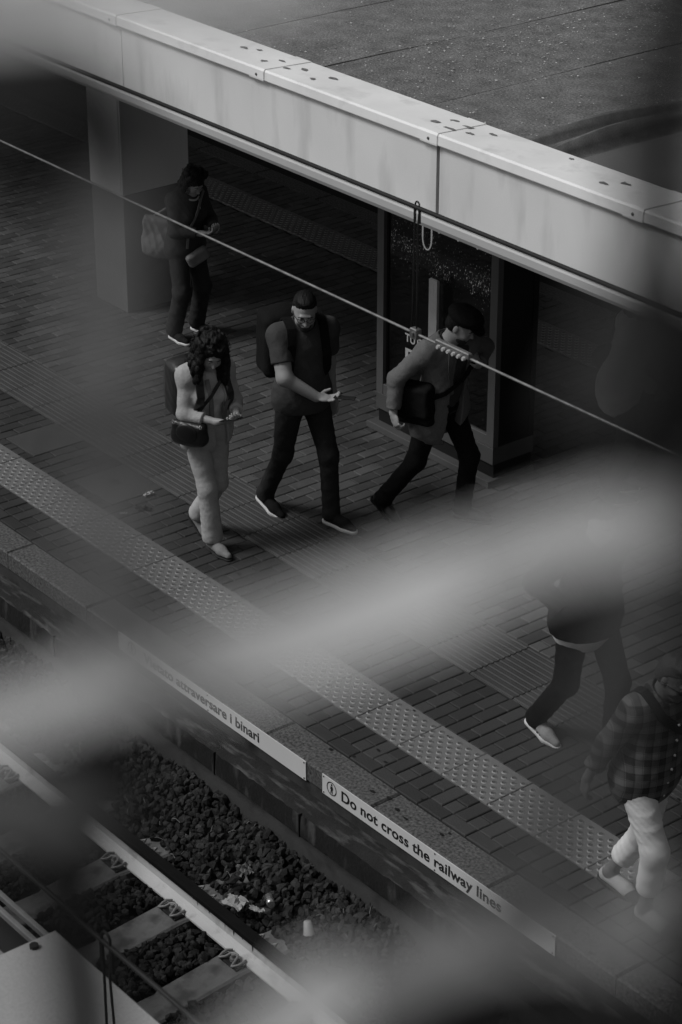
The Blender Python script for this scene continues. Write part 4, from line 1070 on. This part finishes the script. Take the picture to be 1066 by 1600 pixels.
# --- woman striding in the pale suit
WSUIT = cloth('pale_suit', .38, .15, .3, 220); p = Person((-11.987, 8.35, 0), 0, .95, True, pz=.888, px=.02, lean=3, twist=-8,
    feet={-1: (.24, -.045, -4, 0, 0), 1: (-.12, .05, 4, 34, 0)},
    hands={-1: ((.255, -.075, 1.035), (-.3, -.45, -1), (.78, .50, .16), (-.1, .55, .85), .45), 1: ((.285, .075, 1.045), (-.3, .5, -1), (.72, -.55, .20), (0, -.5, .9), .55)},
    hp=26, hy=-10, hr=-6, label='woman with dark curly hair in a pale suit walking while looking at a phone')
p.body(); p.hair(HAIR, 'curly', 3)
p.trousers(WSUIT, r=(.100, .068, .070, .078), fold=.003, seed=1, waist=.10, len_=.93)
p.top(cloth('white_blouse', .50), 'blouse', e=.006, sleeve=.12, hem=-.02, neck=.10, fold=.003, seed=3)
p.top(WSUIT, 'blazer', e=.020, sleeve=.80, hem=-.13, neck=.10, fold=.0045, seed=4, ease=.010, r=(.060, .056, .054, .047), cuts=(lambda F: F.box(p.T(.17, .035, .20), (.10, .050, .40), p.R@Rx(.10), .01, 0, 'cut'),))
LAP = cloth('suit_lapel', .16)
strap_line(p, [(.10, -.045, .44), (.128, -.040, .36), (.150, -.028, .24), (.150, -.022, .12)], [(1,-.2,.2)]*4, .030, LAP, p.root, 'lapel'); strap_line(p, [(.10, .10, .44), (.128, .105, .36), (.140, .10, .24), (.138, .09, .12)], [(1,.3,.2)]*4, .030, LAP, p.root, 'lapel')
for g in (1, -1): p.shoe(g, cloth('grey_suede', .20), mat('dark_sole', .02), 'boot')
backpack(p, (-.24, -.02, .24), (.105, .145, .20), LEATH, 'black leather backpack of the woman in the pale suit', sides=(1, -1))
hb = held('handbag', p, 'black leather handbag at the hip of the woman in the pale suit', 'handbag', 'bags carried by the walkers')
c = p.T(.120, -.190, .065); F = Field(c-.25, c+.25, .006); R_ = p.R@Rz(math.radians(38))
F.box(c, (.125, .050, .085), R_, .04); F.ell(c-np.array([0, 0, .03]), (.135, .06, .07), R_, .03); F.folds(.003, (9, 4, 12), 8); F.mesh('bag_body', LEATH, hb)
F = Field(c-.25, c+.25, .006); F.ell(c+R_@np.array([0, -.052, .015]), (.078, .020, .072), R_, .0); F.mesh('bag_flap', LEATH, hb)
strap_line(p, [(.13, -.245, .09), (.15, -.15, .2), (.135, -.03, .33), (.09, .09, .44), (.0, .12, .50), (-.11, .05, .42), (-.14, -.1, .2), (-.02, -.26, .08)], [(.4,-1,0), (.8,-.6,.2), (1,-.2,.2), (.9,.2,.5), (0,.2,1), (-1,0,.4), (-1,-.3,0), (-.4,-1,0)], .024, LEATH, hb)
for dx in (-.10, .10): a = c+R_@np.array([dx, -.048, .078]); MB().tube([a+.014*np.array([math.cos(t), 0, math.sin(t)]) for t in np.linspace(0, 6.28, 11)], .0035, 5).build('buckle', mat('bright_buckle', .7, rough=.25, metal=.9), hb)
phone(p, p.T(.375, .005, .235), (.8, .3, .30), (-.45, 0, .85), 'dark phone held by the woman in the pale suit')
# --- man in the t-shirt
TEE = cloth('dark_tee', .052); JEAN = cloth('dark_denim', .026, .4, .4)
p = Person((-11.857, 9.098, 0), 5, 1.055, False, pz=.975, px=.0, lean=4, twist=-22, ar=1.16,
    feet={-1: (-.205, -.095, -6, 16, 0), 1: (.335, .095, 4, 0, 0)},
    hands={-1: ((.225, -.075, 1.045), (.05, -.85, -.6), (.74, .64, -.08), (.2, -.1, .9), .38), 1: ((.03, .27, .82), (-1, .2, -.2), (.25, -.05, -1), (.2, -1, 0), .5)},
    hp=19, hy=-16, label='man in a grey t-shirt with glasses and black backpack, phone in hand')
p.body(); p.hair(HAIR, 'short', 5)
def facial(p, beard=True, glasses=None):
    R, q = p.Hr, p.k*.96; h = lambda x, y, z: p.H+R@(np.array([x, y, z])*q)
    if beard:
        F = Field(p.H-.2, p.H+.16, .004); F.ell(h(.032, 0, -.062), np.array([.066, .059, .066])*q, R, .01); F.ell(h(.068, 0, -.098), np.array([.030, .034, .030])*q, R, .02)
        F.box(h(.04, 0, .02), np.array([.12, .12, .062])*q, R@Ry(math.radians(-12)), .02, .01, 'cut'); F.ell(h(.108, 0, -.064), np.array([.016, .022, .008])*q, R, .004, 'cut'); F.ell(h(.0, 0, -.14), np.array([.06, .06, .05])*q, R, .01, 'cut')
        F.mesh('beard', mat('stubble', .035, var=.3, scale=80, rough=.8), p.root)
    if glasses:
        mb = MB()
        for g in (1, -1):
            mb.tube([h(.108-.012*abs(math.cos(t))*(1 if math.cos(t)*g > 0 else .2), g*.032+.024*math.cos(t), .002+.019*math.sin(t)) for t in np.linspace(0, 6.283, 17)], .0022*q, 5)
            mb.tube([h(.098, g*.056, .006), h(.04, g*.080, .006), h(-.01, g*.086, .0)], .0022*q, 5)
        mb.tube([h(.112, -.009, .006), h(.112, .009, .006)], .0022*q, 5); go = mb.build('glasses', PUP, p.root, True)
        if glasses == 'sun':
            mb = MB()
            for g in (1, -1): mb.addv([h(.107-.010*abs(math.cos(t))*(1 if math.cos(t)*g > 0 else .2), g*.032+.023*math.cos(t), .002+.018*math.sin(t)) for t in np.linspace(0, 6.283, 15)[:-1]], [tuple(range(14))])
            mb.build('lens', PHONE, go)
facial(p, True, 'clear')
p.trousers(JEAN, r=(.100, .066, .064, .060), fold=.0045, seed=7)
p.top(TEE, 't_shirt', e=.018, sleeve=.33, hem=-.10, neck=.082, fold=.004, seed=6, r=(.074, .073, .05, .04), ease=.006, fz=(6, 7, 10))
for g in (1, -1): p.shoe(g, cloth('black_knit', .012), RUBB)
backpack(p, (-.275, -.04, .27), (.125, .165, .24), BLACKC, 'black backpack worn by the man in the t-shirt')
phone(p, p.wri[-1]+np.array([.165, .115, .012]), (.8, .55, -.02), (-.1, .1, .95), 'phone in the right hand of the man in the t-shirt')
# --- man in the cap and blazer
BLZ = cloth('tweed_blazer', .13, .2, .45, 200); SHT = cloth('dark_shirt', .05)
p = Person((-11.27, 9.83, 0), 25, 1.0, False, pz=.915, px=.03, py=.0, lean=9, twist=-30, side=0,
    feet={-1: (-.30, -.13, -8, 38, 0), 1: (.30, .10, 6, 0, 0)},
    hands={-1: ((-.175, -.34, .93), (-1, -.55, -.6), (.45, -.3, -.85), (.3, .9, .2), .9), 1: ((.25, .13, 1.19), (.2, 1, -.75), (.05, -.45, .85), (-.85, -.4, .1), 1.25)},
    hp=20, hy=32, label='man in a dark cap and tweed blazer striding past the display case')
p.body(); facial(p, True); p.hair(HAIR, 'short', 9)
R, q = p.Hr, p.k*.96; h = lambda x, y, z: p.H+R@(np.array([x, y, z])*q)
F = Field(p.H-.22, p.H+.3, .005); F.ell(h(-.012, 0, .085), np.array([.126, .108, .062])*q, R, .02); F.ell(h(.02, 0, .105), np.array([.12, .115, .045])*q, R, .03); F.ell(h(.115, 0, .058), np.array([.065, .075, .014])*q, R@Ry(math.radians(14)), .015)
F.folds(.004, (20, 14, 9), 2); F.mesh('cap', BLACKC, p.root)
p.trousers(BLACKC, r=(.098, .070, .068, .064), fold=.0045, seed=11)
p.top(SHT, 'shirt', e=.010, sleeve=.2, hem=-.04, neck=.075, fold=.004, seed=12)
p.top(BLZ, 'blazer', e=.026, sleeve=.93, hem=-.25, neck=.095, fold=.0045, seed=13, ease=.008, r=(.070, .062, .060, .052),
    cuts=(lambda F: F.box(p.T(.19, .035, .20), (.12, .062, .42), p.R@Rx(-.12), .01, 0, 'cut'), lambda F: F.box(p.T(.16, .115, -.20), (.12, .16, .10), p.R@Rx(.5), .04, 0, 'cut')))
for z_ in (-.02, .07): MB().disc((0,0,0), .011, .006, 8, M=Matrix.Translation(Vector(p.T(.155, -.055, z_))) @ Matrix(p.R).to_4x4() @ Matrix.Rotation(math.pi/2, 4, 'Y')).build('button', INK, p.root)
strap_line(p, [(.085, -.05, .46), (.125, -.062, .38), (.152, -.050, .26), (.160, -.035, .16)], [(1,-.2,.2)]*4, .030, cloth('tweed_lapel', .085), p.root, 'lapel')
for g in (1, -1): p.shoe(g, LEATH, mat('dark_sole', .02), 'boot')
mbg = held('messenger_bag', p, 'black messenger bag behind the elbow of the man in the cap', 'bag', 'bags carried by the walkers')
c = p.T(.0, -.225, .06); F = Field(c-.32, c+.32, .007); R_ = p.R@Rz(math.radians(30))@Ry(math.radians(-8)); F.box(c, (.145, .050, .165), R_, .045); F.box(c+R_@np.array([0, -.03, .03]), (.135, .05, .12), R_, .03, .01); F.folds(.004, (9, 5, 8), 3); F.mesh('bag_body', BLACKC, mbg)
hx = p.wri[1]; P2 = lambda v: np.array(v)
pts = [c+R_@P2([.11, .02, .13]), p.T(.10, -.17, .13), p.T(.155, -.09, .175), p.T(.165, -.02, .22), p.T(.17, .05, .27), hx+P2([.02, -.02, .075])]
a_, b_ = p.snap(pts, [p.R@P2(v) for v in ((.3,-1,.1), (.6,-.8,.1), (1,-.3,.1), (1,0,.1), (1,.1,.2), (1,0,.3))]); MB().ribbon(a_, b_, .036, .010).build('strap', BLACKC, mbg)
# --- woman standing at the column
JKT = cloth('dark_jacket', .045, .3); p = Person((-15.15, 10.42, 0), 4, .905, True, pz=.835, lean=5, twist=4,
    feet={-1: (.09, -.145, -6, 0, 0), 1: (.07, .14, 6, 0, 0)},
    hands={-1: ((.25, -.03, .985), (-.3, -.6, -1), (.8, .42, .12), (-.1, .3, .9), .5), 1: ((.27, .10, 1.01), (-.3, .6, -1), (.78, -.45, .2), (0, -.4, .9), .6)},
    hp=30, hy=-6, label='woman in dark clothes standing at the column with a pale tote')
p.body(); p.hair(HAIR, 'bob', 12); p.trousers(cloth('dark_slacks', .032), r=(.100, .080, .080, .080), fold=.0045, seed=21, len_=.97)
p.top(JKT, 'jacket', e=.022, sleeve=.92, hem=-.14, neck=.085, fold=.0045, seed=22, ease=.012, r=(.064, .060, .058, .050))
for g in (1, -1): p.shoe(g, cloth('black_knit', .012), RUBB)
WIRE = mat('white_cord', .55, rough=.5)
MB().tube([p.T(.06+.085*math.cos(t)-.03, .085*math.sin(t), .50-.045*math.cos(t)) for t in np.linspace(-2.6, 2.6, 20)], .008, 6).build('collar_cord', WIRE, p.root, True)
MB().tube([p.T(.10, .05, .45), p.T(.135, .045, .36), p.T(.14, .03, .28)], .004, 5).build('earphone_cord', WIRE, p.root)
MB().tube([p.wri[1]+.036*np.array([0, math.cos(t), math.sin(t)])+np.array([.01, 0, 0]) for t in np.linspace(0, 6.28, 14)], .010, 6).build('bracelet', mat('bright_buckle', .7, rough=.25, metal=.9), p.root, True)
phone(p, p.T(.40, .02, .22), (.8, .2, .3), (-.45, 0, .85), 'dark phone held by the woman at the column')
tb = held('tote_bag', p, 'pale translucent tote bag hanging behind the standing woman', 'bag', 'bags carried by the walkers')
c = p.T(-.165, -.175, .05); F = Field(c-.32, c+.34, .007); R_ = p.R@Rz(.5); F.box(c, (.14, .045, .17), R_, .03); F.ell(c-np.array([0, 0, .08]), (.145, .075, .11), R_, .04); F.folds(.007, (11, 7, 7), 4); F.mesh('bag_body', cloth('pale_tote', .17, .3), tb)
MB().ribbon([c+np.array([-.08, 0, .15]), p.T(-.09, -.17, .35), p.T(-.03, -.165, .49), p.T(.05, -.17, .38), c+np.array([.10, .02, .15])], [(-1,-.5,.3), (-.8,-.6,.4), (0,-.3,1), (.8,-.6,.4), (1,-.5,.3)], .03, .008).build('strap', cloth('pale_tote', .17), tb)
wb = held('waist_bag', p, 'grey shoulder pouch in front of the standing woman', 'bag', 'bags carried by the walkers')
c = p.T(.19, -.02, -.07); F = Field(c-.22, c+.22, .006); F.box(c, (.035, .10, .060), p.R@Rz(-.35)@Rx(.5), .03); F.folds(.004, (9, 9, 9), 6); F.mesh('bag_body', cloth('grey_pouch', .20, .3), wb)
strap_line(p, [(.16, -.12, .02), (.155, -.10, .2), (.12, .0, .36), (.06, .10, .47), (-.05, .12, .47)], [(1,-.4,0), (1,-.3,0), (1,0,.2), (.7,.2,.7), (-.4,.2,1)], .02, cloth('grey_pouch', .20), wb)
# --- person in black, white hem
p = Person((-8.45, 8.56, 0), 0, 1.0, False, pz=.905, lean=4, twist=-8,
    feet={-1: (-.165, -.115, -2, 14, 0), 1: (.31, .09, 3, 0, 0)},
    hands={-1: ((.02, -.185, .985), (-1, -.6, -.2), (.5, .75, -.45), (0, 1, .2), .9), 1: ((.05, .18, .985), (-1, .5, -.2), (.5, -.75, -.45), (0, -1, .2), .9)},
    hp=12, hy=0, label='person in black with a white shirt hem and white soled trainers')
p.body(); p.hair(HAIR, 'short', 14); p.trousers(BLACKC, r=(.100, .076, .070, .064), fold=.0045, seed=31)
p.top(cloth('white_hem_tee', .8), 't_shirt', e=.012, sleeve=.10, hem=-.200, neck=.08, fold=.001, seed=32, ease=.028)
p.top(cloth('black_jacket', .006), 'jacket', e=.030, sleeve=.93, hem=-.095, neck=.08, fold=.005, seed=33, ease=.038, r=(.074, .070, .066, .056))
for g in (1, -1):
    u = p.shoe(g, cloth('pale_trainer', .30), RUBB); M_, o_ = p.footM[g]
    for k in range(3): MB().ribbon([o_+M_@np.array([-.055+.028*k, s_*.040*-1, .030+.0*k]) for s_ in (1, .98)] + [o_+M_@np.array([-.040+.028*k, -.026, .068])], [M_@np.array([0, -1, .3])]*3, .012, .004).build('stripe', BLACKC, u)
# --- plaid shirt
p = Person((-7.10, 7.665, 0), 2, .99, False, pz=.90, px=.03, lean=9, twist=-6, skin=SKIND,
    feet={-1: (.25, -.055, -3, 0, 0), 1: (-.10, .045, 3, 8, 0)},
    hands={-1: ((-.19, -.30, .74), (-1, -.35, .1), (-.15, -.1, -1), (.3, .9, 0), .55), 1: ((.30, .22, .92), (-.6, .6, -.6), (.7, -.1, -.6), (0, -1, 0), .5)},
    hp=14, hy=4, label='person in a plaid shirt and rolled white trousers walking at the frame edge')
p.body(); p.hair(HAIRG, 'short', 17); facial(p, False, 'sun')
p.trousers(mat('white_cotton', .62, var=.08, scale=12, rough=.9, bump=.15, bscale=60), r=(.098, .072, .072, .070), fold=.0042, fz=(9, 8, 25), seed=41, len_=.60)
p.top(mat_plaid(), 'plaid_shirt', e=.026, sleeve=.82, hem=-.17, neck=.080, fold=.005, seed=42, ease=.016, r=(.072, .064, .060, .054))
for k in range(6): mb = MB(); uv_ball(mb, p.T(.172-.008*abs(k-2.5), .005, .40-.095*k), .0075); mb.build('button', WHITEP, p.root, True)
for g in (1, -1):
    u = p.shoe(g, cloth('white_canvas', .36), mat('dark_sole', .02)); M_, o_ = p.footM[g]; F = Field(o_-.2, o_+.2, .005); F.ell(o_+M_@np.array([.062, g*-.006, .034]), (.056, .042, .034), M_); F.plane(o_+M_@np.array([0, 0, .018]), M_@np.array([0, 0, -1.])); F.mesh('toe_cap', cloth('dark_toe', .03), u)
sb = held('shoulder_bag', p, 'dark shoulder bag worn across the plaid shirt', 'bag', 'bags carried by the walkers')
c = p.T(.02, .285, .05); F = Field(c-.3, c+.3, .008); F.box(c, (.15, .06, .13), p.R, .05); F.folds(.004, (9, 6, 8), 4); F.mesh('bag_body', BLACKC, sb)
strap_line(p, [(.06, .27, .17), (.13, .16, .26), (.135, .02, .36), (.10, -.09, .45), (.0, -.125, .51), (-.09, -.08, .44), (-.14, .08, .30), (-.09, .25, .17)], [(.7,.8,.2), (1,.4,.1), (1,0,.2), (.8,-.2,.6), (0,-.2,1), (-.9,-.2,.4), (-1,.2,.1), (-.6,.8,.1)], .05, BLACKC, sb)
# --- person under the canopy at the right
p = Person((-10.70, 11.05, 0), 60, .98, True, pz=.90, lean=10, twist=0,
    feet={-1: (.06, -.10, 0, 0, 0), 1: (.12, .10, 0, 0, 0)},
    hands={-1: ((.22, -.20, .92), (-1, -.4, -.3), (.6, .2, -.6), (0, 1, 0), .5), 1: ((.2, .2, .9), (-1, .4, -.3), (.6, -.2, -.6), (0, -1, 0), .5)},
    hp=15, hy=0, label='person in a pale top with a dark bag in the shade right of the case')
p.body(); p.hair(HAIRG, 'bob', 19); p.trousers(cloth('mid_trousers', .05), fold=.0045, seed=51); p.top(cloth('pale_top', .6, .2), 'jacket', e=.022, sleeve=.9, hem=-.2, fold=.005, seed=52, ease=.015, r=(.066, .062, .058, .05))
for g in (1, -1): p.shoe(g, LEATH, RUBB)
sb = held('shoulder_bag', p, 'dark oval shoulder bag of the person right of the case', 'bag', 'bags carried by the walkers')
c = p.T(-.03, .22, .12); F = Field(c-.3, c+.3, .008); F.ell(c, (.15, .065, .11), p.R); F.mesh('bag_body', BLACKC, sb)
strap_line(p, [(-.12, .22, .2), (-.05, .17, .40), (.0, .13, .50), (.06, .16, .40), (.09, .22, .2)], [(-1,.4,.3), (-.5,.6,.5), (0,.3,1), (.5,.6,.5), (1,.4,.3)], .03, BLACKC, sb)
# ------------------------------------------------------------------ wire mesh of the footbridge parapet, close in front of the lens
hd = Vector((math.cos(YAW), math.sin(YAW), 0)); DF = .170
mesh_root = empty('mesh_fence', (hd.x*DF, hd.y*DF, H-.6)); mesh_root.rotation_euler.z = YAW-math.pi/2
tag(mesh_root, 'out-of-focus coarse metal mesh of the footbridge close to the lens', 'mesh fence')
def strand(pts, w, m, name='strand', th=.0016):
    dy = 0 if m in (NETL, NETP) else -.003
    """pts: (across, above eye) in metres on the mesh plane"""
    N = 8*(len(pts)-1); P = []
    for i in range(N+1):
        t = i/8; k = min(int(t), len(pts)-2); u = t-k
        p0, p1, p2, p3 = [Vector(pts[min(max(j, 0), len(pts)-1)]) for j in (k-1, k, k+1, k+2)]
        P.append(.5*((2*p1)+(p2-p0)*u+(2*p0-5*p1+4*p2-p3)*u*u+(3*p1-p0-3*p2+p3)*u**3))
    MB().ribbon([(q.x, dy, q.y+.6) for q in P], [(0, -1, .45)]*len(P), w, th).build(name, m, mesh_root)
strand([(-0.0374, -0.0468), (-0.0278, -0.0443), (-0.0193, -0.0434), (-0.0095, -0.043), (-0.0015, -0.0405)], 0.0051, NETL)
strand([(0.0409, -0.0801), (0.0334, -0.0827), (0.0258, -0.086), (0.0171, -0.0887), (0.0099, -0.0918)], 0.0060, NETP)
strand([(0.0099, -0.0918), (0.0036, -0.0947), (-0.0023, -0.0972), (-0.0071, -0.0988), (-0.0114, -0.0998)], 0.0073, NETL)
strand([(-0.0114, -0.0998), (-0.0163, -0.101), (-0.0207, -0.1022), (-0.0245, -0.1041), (-0.0323, -0.1066), (-0.0415, -0.1119)], 0.0051, NETP)
strand([(-0.0139, -0.1488), (-0.0084, -0.142), (-0.0037, -0.1367), (0.0015, -0.1324)], 0.0073, NETL)
strand([(0.0445, -0.1178), (0.0363, -0.1202), (0.0315, -0.1236), (0.0266, -0.1274)], 0.0065, NETL)
strand([(0.0267, -0.1278), (0.0197, -0.1259), (0.0129, -0.1268), (0.0067, -0.1295), (0.0016, -0.1335)], 0.0047, NETV)
strand([(-0.0376, -0.0495), (-0.0282, -0.0495), (-0.022, -0.0493), (-0.018, -0.0514), (-0.017, -0.0569)], 0.0066, NETD)
strand([(-0.0171, -0.0562), (-0.0181, -0.0628), (-0.0184, -0.0702), (-0.0186, -0.0757)], 0.0054, NETV)
strand([(-0.0186, -0.0757), (-0.0186, -0.0796)], 0.0062, NETM)
strand([(-0.0186, -0.0796), (-0.0191, -0.0859), (-0.0186, -0.093), (-0.017, -0.0985)], 0.0054, NETV)
strand([(-0.02, -0.1117), (-0.0261, -0.1124), (-0.0361, -0.1132)], 0.0049, NETG)
strand([(-0.0187, -0.1063), (-0.0211, -0.1112), (-0.0246, -0.1151), (-0.0287, -0.1192)], 0.0088, NETD)
strand([(-0.0189, -0.106), (-0.0202, -0.1105), (-0.0224, -0.1165), (-0.0235, -0.1253), (-0.0228, -0.1353), (-0.0239, -0.1457)], 0.0062, NETD)
strand([(0.0256, -0.037), (0.0245, -0.0449), (0.0235, -0.0517), (0.0239, -0.0602), (0.0252, -0.0675), (0.026, -0.0746), (0.0251, -0.0825)], 0.0058, NETD)
strand([(0.0245, -0.0894), (0.0228, -0.0966), (0.0212, -0.1035), (0.0196, -0.1105), (0.0169, -0.1192), (0.0132, -0.126)], 0.0046, NETG)
strand([(0.03, -0.0906), (0.0293, -0.0954), (0.0292, -0.1016), (0.0304, -0.108), (0.0331, -0.1145)], 0.0041, NETD)
strand([(0.0118, -0.1295), (0.0096, -0.1331), (0.008, -0.1382), (0.0058, -0.1457)], 0.0067, NETD)
strand([(0.0085, -0.1338), (0.0155, -0.1357), (0.0225, -0.136), (0.0311, -0.1375), (0.039, -0.1397)], 0.0062, NETD)
strand([(0.0223, -0.0654), (0.0207, -0.0713), (0.0189, -0.0768)], 0.0052, NETM)
strand([(0.0959, -0.0761), (0.0884, -0.0787), (0.0808, -0.082), (0.0721, -0.0847), (0.0649, -0.0878)], 0.0060, NETP)
strand([(0.0649, -0.0878), (0.0586, -0.0907), (0.0527, -0.0932), (0.0479, -0.0948), (0.0436, -0.0958)], 0.0073, NETL)
strand([(0.0379, -0.0522), (0.0369, -0.0588), (0.0366, -0.0662), (0.0364, -0.0717)], 0.0054, NETV)
strand([(0.0364, -0.0717), (0.0364, -0.0756)], 0.0062, NETM)
strand([(0.0364, -0.0756), (0.0359, -0.0819), (0.0364, -0.089), (0.038, -0.0945)], 0.0054, NETV)
strand([(0.0361, -0.102), (0.0348, -0.1065), (0.0326, -0.1125), (0.0315, -0.1213), (0.0322, -0.1313), (0.0311, -0.1417)], 0.0062, NETD)
strand([(-0.0451, -0.0958), (-0.0514, -0.0987), (-0.0573, -0.1012), (-0.0621, -0.1028), (-0.0664, -0.1038)], 0.0073, NETL)
strand([(-0.0664, -0.1038), (-0.0713, -0.105), (-0.0757, -0.1062), (-0.0795, -0.1081), (-0.0873, -0.1106), (-0.0965, -0.1159)], 0.0051, NETP)
strand([(-0.0721, -0.0602), (-0.0731, -0.0668), (-0.0734, -0.0742), (-0.0736, -0.0797)], 0.0054, NETV)
strand([(-0.0736, -0.0797), (-0.0736, -0.0836)], 0.0062, NETM)
strand([(-0.0736, -0.0836), (-0.0741, -0.0899), (-0.0736, -0.097), (-0.072, -0.1025)], 0.0054, NETV)
strand([(-0.075, -0.1157), (-0.0811, -0.1164), (-0.0911, -0.1172)], 0.0049, NETG)
strand([(-0.0737, -0.1103), (-0.0761, -0.1152), (-0.0796, -0.1191), (-0.0837, -0.1232)], 0.0088, NETD)
strand([(-0.0739, -0.11), (-0.0752, -0.1145), (-0.0774, -0.1205), (-0.0785, -0.1293), (-0.0778, -0.1393), (-0.0789, -0.1497)], 0.0062, NETD)
strand([(-0.0171, -0.0062), (-0.0181, -0.0128), (-0.0184, -0.0202), (-0.0186, -0.0257)], 0.0054, NETV)
strand([(-0.0186, -0.0257), (-0.0186, -0.0296)], 0.0062, NETM)
strand([(0.0959, -0.0251), (0.0884, -0.0277), (0.0808, -0.031), (0.0721, -0.0337), (0.0649, -0.0368)], 0.0060, NETP)
strand([(0.0649, -0.0368), (0.0586, -0.0397), (0.0527, -0.0422), (0.0479, -0.0438), (0.0436, -0.0448)], 0.0073, NETL)
strand([(0.0379, -0.0012), (0.0369, -0.0078), (0.0366, -0.0152), (0.0364, -0.0207)], 0.0054, NETV)
strand([(0.0364, -0.0207), (0.0364, -0.0246)], 0.0062, NETM)
strand([(0.0364, -0.0246), (0.0359, -0.0309), (0.0364, -0.038), (0.038, -0.0435)], 0.0054, NETV)
strand([(0.0361, -0.051), (0.0348, -0.0555), (0.0326, -0.0615), (0.0315, -0.0703), (0.0322, -0.0803), (0.0311, -0.0907)], 0.0062, NETD)
strand([(-0.0141, -0.0301), (-0.0216, -0.0327), (-0.0292, -0.036), (-0.0379, -0.0387), (-0.0451, -0.0418)], 0.0060, NETP)
strand([(-0.0451, -0.0418), (-0.0514, -0.0447), (-0.0573, -0.0472), (-0.0621, -0.0488), (-0.0664, -0.0498)], 0.0073, NETL)
strand([(-0.0664, -0.0498), (-0.0713, -0.051), (-0.0757, -0.0522), (-0.0795, -0.0541), (-0.0873, -0.0566), (-0.0965, -0.0619)], 0.0051, NETP)
strand([(-0.0721, -0.0062), (-0.0731, -0.0128), (-0.0734, -0.0202), (-0.0736, -0.0257)], 0.0054, NETV)
strand([(-0.0736, -0.0257), (-0.0736, -0.0296)], 0.0062, NETM)
strand([(-0.0736, -0.0296), (-0.0741, -0.0359), (-0.0736, -0.043), (-0.072, -0.0485)], 0.0054, NETV)
strand([(-0.075, -0.0617), (-0.0811, -0.0624), (-0.0911, -0.0632)], 0.0049, NETG)
strand([(-0.0737, -0.0563), (-0.0761, -0.0612), (-0.0796, -0.0651), (-0.0837, -0.0692)], 0.0088, NETD)
strand([(-0.0739, -0.056), (-0.0752, -0.0605), (-0.0774, -0.0665), (-0.0785, -0.0753), (-0.0778, -0.0853), (-0.0789, -0.0957)], 0.0062, NETD)
